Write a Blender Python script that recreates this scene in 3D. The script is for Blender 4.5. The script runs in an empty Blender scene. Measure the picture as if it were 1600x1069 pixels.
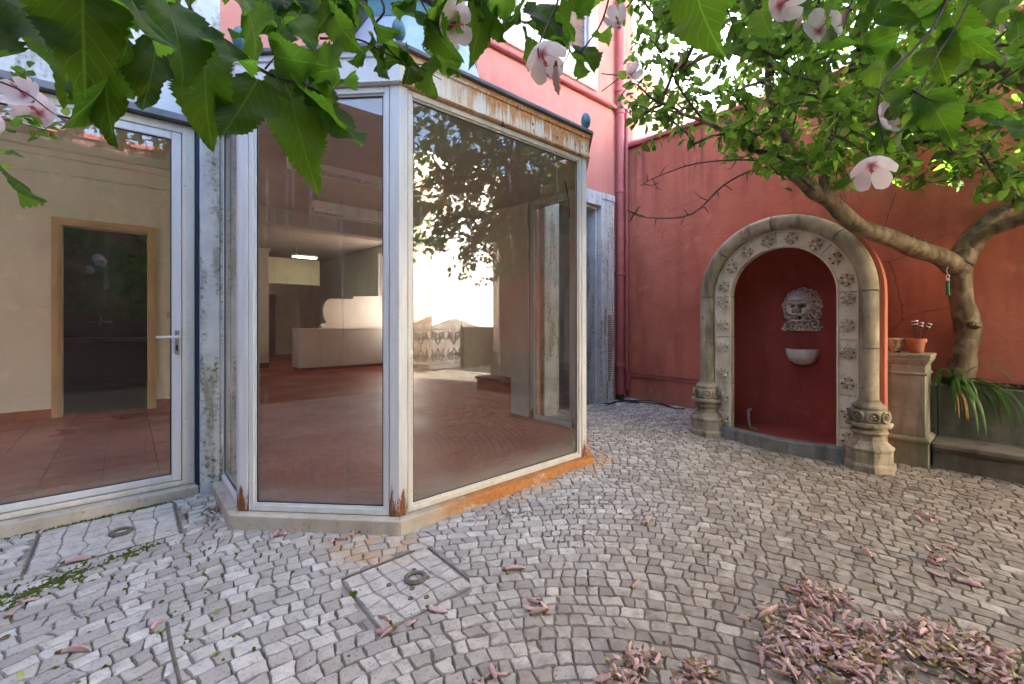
import bpy, math, random
import numpy as np
from mathutils import Vector, Matrix, noise as mnoise
random.seed(7); np.random.seed(7)
C = bpy.context.scene
COL = C.collection
PI = math.pi
# ------------------------------------------------------------------ camera
cam_d = bpy.data.cameras.new('camera'); cam = bpy.data.objects.new('camera', cam_d); COL.objects.link(cam)
cam.location = (0, 0, 1.25); cam.rotation_euler = (PI/2, 0, -math.atan2(.655, .756))
cam_d.sensor_width = 36; cam_d.lens = 693/1600*36; cam_d.shift_y = -31.5/1600
cam_d.clip_start = .05; cam_d.clip_end = 500
C.camera = cam
# ------------------------------------------------------------------ sky and sun
SUN_EL, SUN_AZ = math.radians(40), math.radians(12)      # azimuth from +Y towards +X
w = bpy.data.worlds.new('World'); C.world = w; w.use_nodes = True
nt = w.node_tree; nt.nodes.clear()
sky = nt.nodes.new('ShaderNodeTexSky'); sky.sky_type = 'NISHITA'; sky.sun_disc = False
sky.sun_elevation = SUN_EL; sky.sun_rotation = SUN_AZ; sky.air_density = .75; sky.dust_density = 5.0; sky.ozone_density = .3
bgn = nt.nodes.new('ShaderNodeBackground'); bgn.inputs[1].default_value = .15
out = nt.nodes.new('ShaderNodeOutputWorld')
nt.links.new(sky.outputs[0], bgn.inputs[0]); nt.links.new(bgn.outputs[0], out.inputs[0])
sun_d = bpy.data.lights.new('sun', 'SUN'); sun_d.energy = 4.5; sun_d.angle = math.radians(.5); sun_d.color = (1, .95, .87)
sun = bpy.data.objects.new('sun', sun_d); COL.objects.link(sun)
sd = Vector((math.sin(SUN_AZ)*math.cos(SUN_EL), math.cos(SUN_AZ)*math.cos(SUN_EL), math.sin(SUN_EL)))
sun.rotation_euler = sd.to_track_quat('Z', 'Y').to_euler(); sun.location = sd*30
vs = C.view_settings; vs.view_transform = 'Standard'; vs.look = 'None'; vs.gamma = 1; vs.exposure = 3.8; vs.use_curve_mapping = False
C.cycles.max_bounces = 10; C.cycles.diffuse_bounces = 5; C.cycles.transparent_max_bounces = 24; C.cycles.glossy_bounces = 4
C.cycles.use_denoising = True; C.cycles.caustics_reflective = False; C.cycles.caustics_refractive = False
# ------------------------------------------------------------------ helpers
F_, HY = 693., 503.
def at(px, py, d):
    """3-D point at depth d along a viewing direction of the photograph (used while measuring the place)."""
    t = (px-800)/F_
    return Vector(((.756*t+.655)*d, (-.655*t+.756)*d, 1.25+(HY-py)*d/F_))
def proj(p):
    d = .655*p[0]+.756*p[1]; a = .756*p[0]-.655*p[1]
    if d < .05: return (-9999, -9999, d)
    return (800+F_*a/d, HY-(p[2]-1.25)*F_/d, d)
def gz(x, y): return max(-.09, min(.13, .02*(x-1.2)+.02*(y-2.4)))
def G(px, py):
    z = 0
    for _ in range(20):
        d = (1.25-z)*F_/(py-HY); t = (px-800)/F_; x = (.756*t+.655)*d; y = (-.655*t+.756)*d; z = gz(x, y)
    return x, y, z
ORG = {}
def tag(o, label=None, cat=None, group=None, kind=None):
    if label: o['label'] = label
    if cat: o['category'] = cat
    if group: o['group'] = group
    if kind: o['kind'] = kind
    return o
def empty(name, loc, label, cat, group=None):
    o = bpy.data.objects.new(name, None); COL.objects.link(o); o.location = loc; o.empty_display_size = .1
    ORG[o.name] = Vector(loc); return tag(o, label, cat, group)
class MB:
    def __init__(s): s.v = []; s.f = []; s.uv = None; s.col = None; s.fm = None
    def add(s, vs_, fs): 
        b = len(s.v); s.v += [tuple(v) for v in vs_]; s.f += [tuple(b+i for i in f) for f in fs]; return s
    def box(s, x0, x1, y0, y1, z0, z1, M=None):
        vs_ = [Vector((x, y, z)) for z in (z0, z1) for y in (y0, y1) for x in (x0, x1)]
        if M is not None: vs_ = [M @ v for v in vs_]
        return s.add(vs_, [(0,2,3,1), (4,5,7,6), (0,1,5,4), (2,6,7,3), (0,4,6,2), (1,3,7,5)])
    def bar(s, a, b, w_, h, up=Vector((0,0,1))):
        a = Vector(a); b = Vector(b); d = (b-a).normalized(); r = d.cross(up).normalized(); u = r.cross(d)
        vs_ = [p+r*i*w_/2+u*j*h/2 for p in (a, b) for i, j in ((-1,-1), (1,-1), (1,1), (-1,1))]
        return s.add(vs_, [(0,1,2,3), (4,7,6,5), (0,4,5,1), (1,5,6,2), (2,6,7,3), (3,7,4,0)])
    def prism(s, poly, z0, z1):
        n = len(poly); vs_ = [(p[0], p[1], z0) for p in poly]+[(p[0], p[1], z1) for p in poly]
        return s.add(vs_, [tuple(range(n))[::-1], tuple(range(n, 2*n))]+[(i, (i+1) % n, n+(i+1) % n, n+i) for i in range(n)])
    def rings(s, R, closed=True, cap=True):
        n = len(R[0]); b = len(s.v); 
        for r in R: s.v += [tuple(p) for p in r]
        for k in range(len(R)-1):
            for i in range(n if closed else n-1):
                j = (i+1) % n; s.f.append((b+k*n+i, b+k*n+j, b+(k+1)*n+j, b+(k+1)*n+i))
        if cap: s.f.append(tuple(b+i for i in range(n))[::-1]); s.f.append(tuple(b+(len(R)-1)*n+i for i in range(n)))
        return s
    def tube(s, pts, rad, n=8, cap=True, wob=0, seed=0):
        pts = [Vector(p) for p in pts]; m = len(pts)
        if not hasattr(rad, '__len__'): rad = [rad]*m
        R = []; ref = None
        for i, p in enumerate(pts):
            t = (pts[min(i+1, m-1)]-pts[max(i-1, 0)])
            t = t.normalized() if t.length > 1e-9 else Vector((0,0,1))
            if ref is None: ref = Vector((0,0,1)) if abs(t.z) < .9 else Vector((1,0,0))
            u = (ref-t*ref.dot(t)); u = u.normalized() if u.length > 1e-6 else t.orthogonal().normalized(); ref = u; v = t.cross(u)
            ring = []
            for k in range(n):
                a = 2*PI*k/n; rr = rad[i]
                if wob: rr *= 1+wob*(.7*mnoise.noise(Vector((math.cos(a)*1.3+seed, math.sin(a)*1.3, i*.3)))+.6*mnoise.noise(Vector((math.cos(a)*3.1+seed, math.sin(a)*3.1, i*.22))))
                ring.append(p+(u*math.cos(a)+v*math.sin(a))*rr)
            R.append(ring)
        return s.rings(R, cap=cap)
    def lathe(s, prof, c, n=24, ph=0, cap=True):
        return s.rings([[(c[0]+r*math.cos(2*PI*k/n+ph), c[1]+r*math.sin(2*PI*k/n+ph), c[2]+z) for k in range(n)] for r, z in prof], cap=cap)
    def build(s, name, m, parent=None, loc=None, smooth=None, bevel=0, label=None, cat=None, group=None, kind=None):
        org = Vector(loc) if loc is not None else (ORG.get(parent.name, Vector()) if parent else Vector())
        base = Vector(org)
        me = bpy.data.meshes.new(name)
        me.from_pydata([(v[0]-base.x, v[1]-base.y, v[2]-base.z) for v in s.v], [], s.f)
        if s.fm: me.polygons.foreach_set('material_index', s.fm)
        for mm in (m if isinstance(m, (list, tuple)) else [m]): me.materials.append(mm)
        if s.col is not None:
            a = me.attributes.new('tint', 'FLOAT', 'POINT'); a.data.foreach_set('value', s.col)
        if s.uv is not None:
            l = me.uv_layers.new(name='UVMap'); idx = np.zeros(len(me.loops), dtype=np.int32); me.loops.foreach_get('vertex_index', idx)
            l.data.foreach_set('uv', np.array(s.uv, dtype=np.float32)[idx].ravel())
        me.update()
        if smooth is not None:
            me.shade_smooth()
            if smooth < 180:
                try: me.set_sharp_from_angle(angle=math.radians(smooth))
                except Exception: pass
        o = bpy.data.objects.new(name, me); COL.objects.link(o)
        if parent:
            o.parent = parent; o.location = base-ORG.get(parent.name, Vector()); ORG[o.name] = base
        else: o.location = base; ORG[o.name] = base
        if bevel:
            b = o.modifiers.new('bevel', 'BEVEL'); b.width = bevel; b.segments = 2; b.limit_method = 'ANGLE'; b.angle_limit = math.radians(35)
        return tag(o, label, cat, group, kind)
def copy_tree(o, parent=None):
    c = o.copy(); COL.objects.link(c); ORG[c.name] = ORG.get(o.name, Vector())
    if parent: c.parent = parent
    for ch in o.children: copy_tree(ch, c)
    return c
# ------------------------------------------------------------------ material helpers
class NT:
    def __init__(s, name):
        s.m = bpy.data.materials.new(name); s.m.use_nodes = True; s.t = s.m.node_tree; s.t.nodes.clear()
        s.out = s.t.nodes.new('ShaderNodeOutputMaterial'); s.geo = None
    def n(s, ty, **kw):
        nd = s.t.nodes.new(ty)
        for k, v in kw.items(): setattr(nd, k, v)
        return nd
    def set(s, sock, v):
        if isinstance(v, bpy.types.NodeSocket): s.t.links.new(v, sock)
        elif v is not None:
            if isinstance(v, (tuple, list)) and len(v) == 3 and sock.type == 'RGBA': v = (*v, 1)
            sock.default_value = v
    def pos(s):
        if not s.geo: s.geo = s.n('ShaderNodeNewGeometry')
        return s.geo.outputs['Position']
    def scl(s, vec, sc):
        m = s.n('ShaderNodeMapping'); s.set(m.inputs['Vector'], vec); m.inputs['Scale'].default_value = sc; return m.outputs[0]
    def noise(s, scale, detail=4, vec=None, rough=.55, col=False, dist=0):
        nd = s.n('ShaderNodeTexNoise'); s.set(nd.inputs['Vector'], vec if vec is not None else s.pos())
        nd.inputs['Scale'].default_value = scale; nd.inputs['Detail'].default_value = detail; nd.inputs['Roughness'].default_value = rough
        nd.inputs['Distortion'].default_value = dist
        return nd.outputs['Color' if col else 'Fac']
    def voro(s, scale, vec=None, feature='F1', out='Distance'):
        nd = s.n('ShaderNodeTexVoronoi', feature=feature); s.set(nd.inputs['Vector'], vec if vec is not None else s.pos()); nd.inputs['Scale'].default_value = scale
        return nd.outputs[out]
    def math(s, op, a, b=None, c=None, clamp=False):
        nd = s.n('ShaderNodeMath', operation=op, use_clamp=clamp); s.set(nd.inputs[0], a)
        if b is not None: s.set(nd.inputs[1], b)
        if c is not None: s.set(nd.inputs[2], c)
        return nd.outputs[0]
    def rng(s, v, a, b, c=0., d=1.):
        nd = s.n('ShaderNodeMapRange', interpolation_type='SMOOTHSTEP'); s.set(nd.inputs[0], v)
        for i, q in enumerate((a, b, c, d)): nd.inputs[i+1].default_value = q
        return nd.outputs[0]
    def mix(s, f, a, b, mode='MIX'):
        nd = s.n('ShaderNodeMix', data_type='RGBA', blend_type=mode); s.set(nd.inputs[0], f); s.set(nd.inputs[6], a); s.set(nd.inputs[7], b); return nd.outputs[2]
    def sep(s, vec=None):
        nd = s.n('ShaderNodeSeparateXYZ'); s.set(nd.inputs[0], vec if vec is not None else s.pos()); return nd.outputs
    def bump(s, h, strength=.4, dist=.01, nrm=None):
        nd = s.n('ShaderNodeBump'); s.set(nd.inputs['Height'], h); nd.inputs['Strength'].default_value = strength; nd.inputs['Distance'].default_value = dist
        if nrm is not None: s.set(nd.inputs['Normal'], nrm)
        return nd.outputs[0]
    def bsdf(s, base, rough=.6, metal=0, nrm=None, spec=.5, **kw):
        nd = s.n('ShaderNodeBsdfPrincipled'); s.set(nd.inputs['Base Color'], base); s.set(nd.inputs['Roughness'], rough); s.set(nd.inputs['Metallic'], metal)
        s.set(nd.inputs['Specular IOR Level'], spec)
        if nrm is not None: s.set(nd.inputs['Normal'], nrm)
        for k, v in kw.items(): s.set(nd.inputs[k], v)
        return nd.outputs[0]
    def done(s, sh):
        s.t.links.new(sh, s.out.inputs['Surface']); return s.m
def simple(name, col, rough=.5, metal=0, var=.15, sc=8, bump=.15, dist=.003, col2=None, spec=.5):
    t = NT(name); n1 = t.noise(sc, 5); n2 = t.noise(sc*9, 3)
    c2 = col2 or tuple(c*(1-var*2) for c in col)
    c = t.mix(t.rng(n1, .35, .7), col, c2)
    c = t.mix(t.math('MULTIPLY', n2, var), c, tuple(c_*.6 for c_ in col))
    return t.done(t.bsdf(c, rough, metal, t.bump(n2, bump, dist), spec=spec))
M = {}
def plaster(name, c1, c2, c3, bs=.5, bd=.006, sc=1.3, aged=False):
    t = NT(name); a = t.noise(sc, 6, rough=.6); b = t.noise(5.5, 5); st = t.noise(3, 5, t.scl(t.pos(), (2.2, 2.2, .35)))
    c = t.mix(t.rng(a, .35, .68), c1, c2); c = t.mix(t.math('MULTIPLY', t.rng(st, .45, .75), .55), c, c3)
    c = t.mix(t.math('MULTIPLY', t.rng(b, .55, .74), .45), c, tuple(min(1, x*1.3+.02) for x in c1))
    c = t.mix(t.math('MULTIPLY', t.rng(t.noise(.6, 5, rough=.65), .5, .68), .5), c, tuple(x*.72 for x in c2))
    if aged:   # drips under the coping, damp and limewash at the foot, hairline cracks
        z = t.sep()[2]; dr = t.noise(1, 5, t.scl(t.pos(), (9, 9, .5)), rough=.65)
        c = t.mix(t.math('MULTIPLY', t.math('MULTIPLY', t.rng(dr, .50, .66), t.rng(z, 2.7, 3.8)), .75), c, (.13, .06, .05))
        c = t.mix(t.math('MULTIPLY', t.math('MULTIPLY', t.rng(t.noise(8, 5, rough=.7), .42, .6), t.rng(z, .10, .42, 1., 0.)), .6), c, (.36, .22, .18))
        ck = t.voro(1.1, t.mix(.12, t.pos(), t.noise(3, 4, col=True)), 'DISTANCE_TO_EDGE'); c = t.mix(t.math('MULTIPLY', t.math('MULTIPLY', t.rng(ck, .0, .006, 1., 0.), t.rng(t.noise(.9, 2), .52, .6)), .7), c, (.14, .05, .04))
    h = t.math('ADD', t.math('MULTIPLY', t.noise(26, 5), .6), t.math('MULTIPLY', t.noise(4, 4), 1.6))
    return t.done(t.bsdf(c, .82, 0, t.bump(h, bs, bd), spec=.25))
M['red'] = plaster('red_plaster', (.57, .185, .118), (.49, .15, .095), (.31, .09, .062), .8, .012, 1.3, True)
M['niche_red'] = plaster('niche_red_plaster', (.37, .078, .058), (.31, .06, .045), (.22, .04, .03), .4, .004)
M['coping'] = plaster('coping_pink', (.42, .12, .11), (.30, .08, .08), (.12, .05, .045))
M['pink'] = plaster('pink_plaster', (.66, .27, .21), (.62, .25, .195), (.52, .2, .16), .25, .003)
M['pinkpipe'] = simple('pink_painted_pipe', (.42, .115, .105), .45, 0, .1)
M['cream_wall'] = plaster('cream_plaster', (.72, .62, .47), (.68, .58, .42), (.55, .45, .33), .2, .003)
M['white_house'] = plaster('white_sunny_plaster', (.8, .78, .72), (.78, .75, .69), (.68, .65, .6), .2, .003)
M['whitetrim'] = plaster('white_window_surround', (.74, .72, .68), (.68, .66, .62), (.6, .57, .52), .2, .003)
M['garden_red'] = plaster('garden_wall_plaster', (.15, .085, .07), (.12, .07, .055), (.08, .05, .04))
def mossy_plaster():
    t = NT('white_plaster_with_moss'); x = t.sep()
    a = t.noise(5, 6); f = t.noise(34, 5); st = t.noise(2.2, 5, t.scl(t.pos(), (5, 5, .7)))
    c = t.mix(t.rng(a, .4, .65), (.66, .67, .66), (.55, .57, .58))
    low = t.rng(x[2], .0, 3.2, 1., .55)
    mo = t.math('MULTIPLY', t.rng(t.math('ADD', st, t.math('MULTIPLY', f, .35)), .62, .82), low)
    c = t.mix(t.math('MULTIPLY', mo, .8), c, (.20, .19, .09)); c = t.mix(t.math('MULTIPLY', t.rng(f, .55, .7), mo), c, (.07, .065, .04))
    ch = t.noise(9, 6, rough=.7); chip = t.rng(ch, .66, .69)
    c = t.mix(t.math('MULTIPLY', chip, .75), c, (.25, .2, .15))
    h = t.math('SUBTRACT', t.math('MULTIPLY', f, .4), chip)
    return t.done(t.bsdf(c, .85, 0, t.bump(h, .7, .006), spec=.2))
M['moss_plaster'] = mossy_plaster()
def frame_mat(name, c1, c2, rust=.0, dirt=.3):
    t = NT(name); x = t.sep(); a = t.noise(3, 5, t.scl(t.pos(), (6, 6, .8))); b = t.noise(30, 5, rough=.65)
    c = t.mix(t.rng(a, .35, .7), c1, c2)
    c = t.mix(t.math('MULTIPLY', t.rng(t.noise(60, 4), .62, .72), dirt), c, (.18, .15, .1))
    if rust:
        low = t.rng(x[2], .08, .40, 1., .0); n_ = t.noise(1, 6, t.scl(t.pos(), (44, 44, 7)), rough=.75)
        rm = t.math('MULTIPLY', t.rng(t.math('ADD', t.math('MULTIPLY', low, .36), n_), .72, .80), t.rng(low, .02, .3))
        n2 = t.rng(t.noise(7, 6, rough=.7), .70-.04*rust, .74); rm = t.math('MAXIMUM', rm, n2)
        c = t.mix(rm, c, t.mix(b, (.42, .14, .03), (.05, .025, .018)))
        return t.done(t.bsdf(c, t.math('ADD', .38, t.math('MULTIPLY', rm, .45)), 0, t.bump(t.math('MULTIPLY', rm, b), .8, .006)))
    return t.done(t.bsdf(c, .38, 0, t.bump(b, .06, .002)))
M['alu'] = frame_mat('white_painted_aluminium', (.72, .72, .71), (.65, .65, .63))
M['alu_warm'] = frame_mat('ivory_painted_aluminium', (.70, .67, .60), (.62, .58, .48), 0, .5)
M['post'] = frame_mat('white_steel_post', (.70, .70, .69), (.61, .61, .6), 1)
def fascia_rust():
    t = NT('rust_streaked_white_steel'); x = t.sep(); z = x[2]
    s1 = t.noise(1, 6, t.scl(t.pos(), (17, 17, 1.3)), rough=.6); s2 = t.noise(1, 5, t.scl(t.pos(), (48, 48, 3)), rough=.6)
    pat = t.noise(6, 6, rough=.65); fine = t.noise(40, 5, rough=.7)
    top = t.rng(z, 2.70, 2.86, 0., 1.); bot = t.rng(z, 2.65, 2.71, 1., 0.)
    run = t.math('MULTIPLY', t.rng(t.math('ADD', t.math('ADD', s1, t.math('MULTIPLY', s2, .3)), t.math('MULTIPLY', top, .14)), .62, .75), t.rng(x[0], 1.35, 1.9, 0., 1.))
    edge = t.math('MULTIPLY', bot, t.rng(pat, .32, .5)); tope = t.math('MULTIPLY', t.rng(z, 2.82, 2.85), t.rng(pat, .3, .5))
    r = t.math('MAXIMUM', t.math('MAXIMUM', run, edge), tope)
    c = t.mix(t.rng(pat, .35, .65), (.80, .76, .66), (.76, .66, .47))
    c = t.mix(t.math('MULTIPLY', r, .9), c, t.mix(t.rng(fine, .35, .65), (.74, .33, .07), (.42, .15, .035)))
    hole = t.math('MULTIPLY', t.rng(t.noise(16, 5, rough=.6), .65, .67), t.rng(x[0], 1.6, 2.2))
    c = t.mix(hole, c, (.06, .03, .02))
    return t.done(t.bsdf(c, .6, 0, t.bump(t.math('ADD', r, t.math('MULTIPLY', hole, -2)), .4, .004)))
M['fascia_rust'] = fascia_rust()
def stone(name, c1, c2, dark, moss=0, sc=6, bs=.6, dark_amt=.6, rust=None):
    t = NT(name); a = t.noise(sc, 6, rough=.6); b = t.noise(sc*6, 5, rough=.7); st = t.noise(2.5, 5, t.scl(t.pos(), (4, 4, .8)))
    c = t.mix(t.rng(a, .35, .65), c1, c2)
    c = t.mix(t.math('MULTIPLY', t.rng(st, .45, .7), dark_amt), c, dark)
    c = t.mix(t.math('MULTIPLY', t.rng(b, .55, .7), .5), c, tuple(x*.35 for x in dark))
    if moss: c = t.mix(t.math('MULTIPLY', t.rng(t.noise(3.3, 5), .45, .65), moss), c, (.11, .12, .045))
    if rust:
        x = t.sep(); rm = t.rng(t.math('ADD', t.noise(2.6, 5, rough=.65), t.math('MULTIPLY', t.noise(11, 5), .25)), rust[0], rust[0]+.10)
        rm = t.math('MULTIPLY', rm, t.rng(x[0], rust[1], rust[1]+.5)); c = t.mix(t.math('MULTIPLY', rm, .9), c, t.mix(t.rng(b, .4, .6), (.55, .21, .035), (.42, .15, .03)))
    h = t.math('ADD', t.math('MULTIPLY', b, .5), a)
    return t.done(t.bsdf(c, .85, 0, t.bump(h, bs, .008), spec=.3))
M['arch_stone'] = stone('weathered_grey_arch_stone', (.44, .38, .28), (.33, .285, .2), (.10, .09, .065), .3, 6, .7, .85)
M['band_stone'] = stone('pale_carved_limestone', (.76, .69, .56), (.68, .60, .46), (.40, .33, .22), 0, 7, .3, .5)
M['mask_stone'] = stone('grey_pink_mask_marble', (.74, .66, .60), (.68, .60, .54), (.42, .35, .3), 0, 12, .2, .25)
M['basin_stone'] = stone('white_marble_basin', (.62, .57, .52), (.55, .5, .45), (.35, .31, .28), 0, 9, .2, .4)
M['pedestal_stone'] = stone('lichened_pedestal_stone', (.35, .33, .25), (.27, .25, .18), (.10, .095, .06), .45)
M['planter_stone'] = stone('dark_mossy_planter_render', (.21, .2, .155), (.16, .155, .115), (.06, .06, .042), .5)
M['bench_stone'] = stone('dark_grey_bench_stone', (.19, .165, .13), (.14, .12, .095), (.05, .045, .035), .2)
M['kerb_stone'] = stone('dark_damp_kerb_stone', (.27, .26, .23), (.19, .19, .165), (.07, .07, .06), .25)
M['sill_stone'] = stone('pale_sill_stone', (.56, .51, .42), (.47, .42, .34), (.27, .24, .18), .12, 5, .3, .5)
M['sill_rust'] = stone('rust_stained_sill_stone', (.58, .53, .43), (.50, .44, .34), (.30, .26, .19), 0, 5, .3, .3, rust=(.46, 1.25))
M['joint'] = simple('dark_mortar', (.1, .09, .07), .95)
def lead(name, c1, c2, r=.45): return simple(name, c1, r, .25, .2, 5, .2, .004, c2)
M['lead'] = lead('dark_lead_edge', (.13, .14, .155), (.22, .23, .24), .6)
M['zinc'] = lead('pale_blue_zinc', (.36, .46, .53), (.27, .38, .46))
M['teal'] = lead('teal_painted_metal', (.045, .13, .145), (.035, .09, .11), .35)
M['teal_finial'] = lead('teal_patina_finial', (.09, .21, .235), (.05, .14, .16), .4)
M['copper'] = lead('brown_moulding', (.16, .065, .05), (.09, .05, .045), .5)
M['basin_stone'] = stone('white_marble_basin', (.78, .74, .68), (.7, .65, .6), (.45, .4, .36), 0, 9, .2, .3)
M['black'] = simple('black_rubber', (.012, .012, .013), .5)
M['blue_dark'] = simple('dark_blue_gap_filler', (.012, .03, .055), .6)
M['iron'] = simple('dark_wrought_iron', (.03, .028, .026), .55, .4)
M['rust_iron'] = simple('rusty_iron', (.30, .12, .05), .8, 0, .4, 30, .5, .003, (.10, .045, .03))
M['ring_iron'] = simple('weathered_ring_iron', (.21, .18, .14), .8, .1, .3, 30, .5, .003, (.12, .10, .075))
M['inner_wall'] = plaster('warm_white_interior_plaster', (.66, .665, .63), (.63, .635, .6), (.58, .58, .54), .1, .002)
M['ceiling'] = plaster('interior_ceiling_paint', (.62, .58, .52), (.6, .56, .5), (.56, .52, .46), .05, .002)
M['casing'] = simple('tan_painted_wood', (.50, .37, .20), .45, 0, .08, 3, .05)
M['white_board'] = simple('white_counter_board', (.82, .82, .78), .5, 0, .05, 2, .05)
M['louvre'] = simple('white_light_louvre', (.88, .88, .86), .35, 0, .05)
M['brown_door'] = simple('brown_wood_door', (.20, .08, .035), .5)
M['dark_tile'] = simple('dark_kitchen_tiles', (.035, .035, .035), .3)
M['green_cloth'] = simple('green_silk_tassel', (.01, .16, .07), .6)
M['white_plastic'] = simple('white_plastic', (.75, .75, .73), .35, 0, .04)
M['chrome'] = simple('brushed_metal', (.5, .5, .5), .3, .9, .1)
M['soil'] = simple('dark_planter_soil', (.045, .03, .02), .95, 0, .3, 20, 1, .02)
M['terracotta'] = simple('terracotta_clay', (.46, .17, .085), .75, 0, .15, 10, .2, .002, (.36, .12, .06))
M['skirt'] = simple('red_clay_skirting', (.30, .085, .035), .45, 0, .2, 6)
M['hose'] = simple('grey_hose', (.36, .31, .24), .5)
M['cable'] = simple('black_cable', (.015, .014, .014), .5)
def glazed():
    t = NT('mottled_glaze'); a = t.noise(16, 5, rough=.7); c = t.mix(t.rng(a, .45, .58), (.62, .55, .42), (.30, .14, .06))
    c = t.mix(t.rng(t.noise(9, 3), .6, .66), c, (.05, .045, .04)); return t.done(t.bsdf(c, .25))
M['glaze'] = glazed()
def floor_mat(name, c1, c2, c3, rough=.3):
    t = NT(name); a = t.noise(1.2, 5); b = t.noise(22, 6, rough=.7); st = t.noise(6, 4, t.scl(t.pos(), (1.5, 6, 1)))
    c = t.mix(t.rng(a, .35, .65), c1, c2); c = t.mix(t.math('MULTIPLY', t.rng(b, .45, .65), .5), c, c3); c = t.mix(t.math('MULTIPLY', t.rng(st, .5, .7), .35), c, c3)
    return t.done(t.bsdf(c, t.rng(a, .3, .7, rough, rough+.2), 0, t.bump(b, .12, .003), spec=.22))
M['clay_floor'] = floor_mat('worn_red_clay_floor', (.33, .072, .028), (.28, .060, .023), (.19, .042, .018), .42)
M['clay_tile'] = floor_mat('glazed_red_clay_tile', (.33, .080, .034), (.28, .066, .028), (.20, .048, .022), .26)
M['grout'] = simple('dark_grout', (.06, .035, .028), .9)
def glass(name, dirt=.10, streak=.3):
    t = NT(name); fr = t.n('ShaderNodeFresnel'); fr.inputs[0].default_value = 1.75
    # flat sheet: same reflectance seen from either side
    geo = t.n('ShaderNodeNewGeometry'); lw = t.n('ShaderNodeLayerWeight'); lw.inputs[0].default_value = .5
    fac = t.math('ADD', .066, t.math('MULTIPLY', t.math('POWER', lw.outputs['Facing'], 4.0), .75), clamp=True)
    tr = t.n('ShaderNodeBsdfTransparent'); tr.inputs[0].default_value = (.93, .94, .92, 1)
    gl = t.n('ShaderNodeBsdfGlossy'); gl.inputs['Roughness'].default_value = .0; gl.inputs['Color'].default_value = (.97, .98, 1, 1)
    
    m1 = t.n('ShaderNodeMixShader'); t.set(m1.inputs[0], fac); t.set(m1.inputs[1], tr.outputs[0]); t.set(m1.inputs[2], gl.outputs[0])
    df = t.n('ShaderNodeBsdfDiffuse'); df.inputs[0].default_value = (.68, .66, .6, 1)
    tl = t.n('ShaderNodeBsdfTranslucent'); tl.inputs[0].default_value = (.6, .58, .52, 1)
    dm = t.n('ShaderNodeMixShader'); dm.inputs[0].default_value = .4; t.set(dm.inputs[1], df.outputs[0]); t.set(dm.inputs[2], tl.outputs[0])
    s = t.noise(1, 5, t.scl(t.pos(), (16, 16, .5)), rough=.7); s2 = t.noise(1, 4, t.scl(t.pos(), (70, 70, 1.3)), rough=.7); blot = t.noise(1.7, 3)
    k = t.math('MULTIPLY', t.rng(t.math('ADD', t.math('MULTIPLY', s, .7), t.math('MULTIPLY', s2, .3)), .52, .74), t.rng(blot, .42, .62))
    z = t.sep()[2]; low = t.rng(z, .13, .30, 1., 0.); sp = t.rng(t.noise(130, 2), .68, .75)
    d = t.math('ADD', t.math('ADD', t.math('MULTIPLY', k, streak), t.math('MULTIPLY', low, .22)), t.math('ADD', t.math('MULTIPLY', t.noise(3, 5), dirt), t.math('MULTIPLY', sp, .10)), clamp=True)
    m2 = t.n('ShaderNodeMixShader'); t.set(m2.inputs[0], d); t.set(m2.inputs[1], m1.outputs[0]); t.set(m2.inputs[2], dm.outputs[0])
    return t.done(m2.outputs[0])
M['glass'] = glass('dusty_window_glass', .018, .42); M['glass_door'] = glass('clean_door_glass', .03, .04)
def cobble_mat():
    t = NT('worn_limestone_cobbles'); at_ = t.n('ShaderNodeAttribute'); at_.attribute_name = 'tint'; v = at_.outputs['Fac']
    x = t.sep(); a = t.noise(13, 6, rough=.65); b = t.noise(80, 5, rough=.7); big = t.noise(.9, 3)
    # worn white by the bay, dirtier brown under the tree plus painted tree shade
    dd = t.math('SUBTRACT', t.math('MULTIPLY', x[1], .42), t.math('MULTIPLY', x[0], .12))
    clean_lit = t.rng(t.math('ADD', dd, t.math('MULTIPLY', big, .9)), .35, 1.35)
    base = t.mix(clean_lit, (.38, .335, .265), (.64, .615, .555))
    base = t.mix(t.rng(v, 0., 1.), t.mix(.55, base, (.15, .125, .105), 'MIX'), base)
    pale = t.math('MULTIPLY', t.rng(v, .93, .99), .25); base = t.mix(pale, base, (.72, .69, .64))
    base = t.mix(t.math('MULTIPLY', t.rng(a, .40, .66), .65), base, t.mix(clean_lit, (.15, .115, .085), (.38, .35, .31)))
    base = t.mix(t.math('MULTIPLY', t.rng(b, .54, .68), .7), base, (.12, .10, .08))
    # rust washed off the sill
    rx = t.math('MULTIPLY', t.rng(x[0], .7, .95), t.rng(x[0], 1.15, 1.35, 1., 0.)); ry = t.rng(t.math('ABSOLUTE', t.math('SUBTRACT', x[1], 2.42)), .12, .42, 1., 0.)
    rs = t.math('MULTIPLY', t.math('MULTIPLY', rx, ry), t.rng(t.noise(6, 4), .35, .6)); base = t.mix(t.math('MULTIPLY', rs, .6), base, (.55, .33, .14))
    rx2 = t.math('MULTIPLY', t.rng(x[0], 1.6, 2.2), t.rng(x[0], 3.2, 3.5, 1., 0.)); ry2 = t.rng(x[1], 2.2, 2.4)
    base = t.mix(t.math('MULTIPLY', t.math('MULTIPLY', t.math('MULTIPLY', rx2, ry2), t.rng(t.noise(7, 4), .4, .6)), .65), base, (.55, .30, .12))
    return t.done(t.bsdf(base, .72, 0, t.bump(t.math('ADD', a, t.math('MULTIPLY', b, .5)), .75, .008), spec=.35))
M['cobble'] = cobble_mat()
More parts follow.
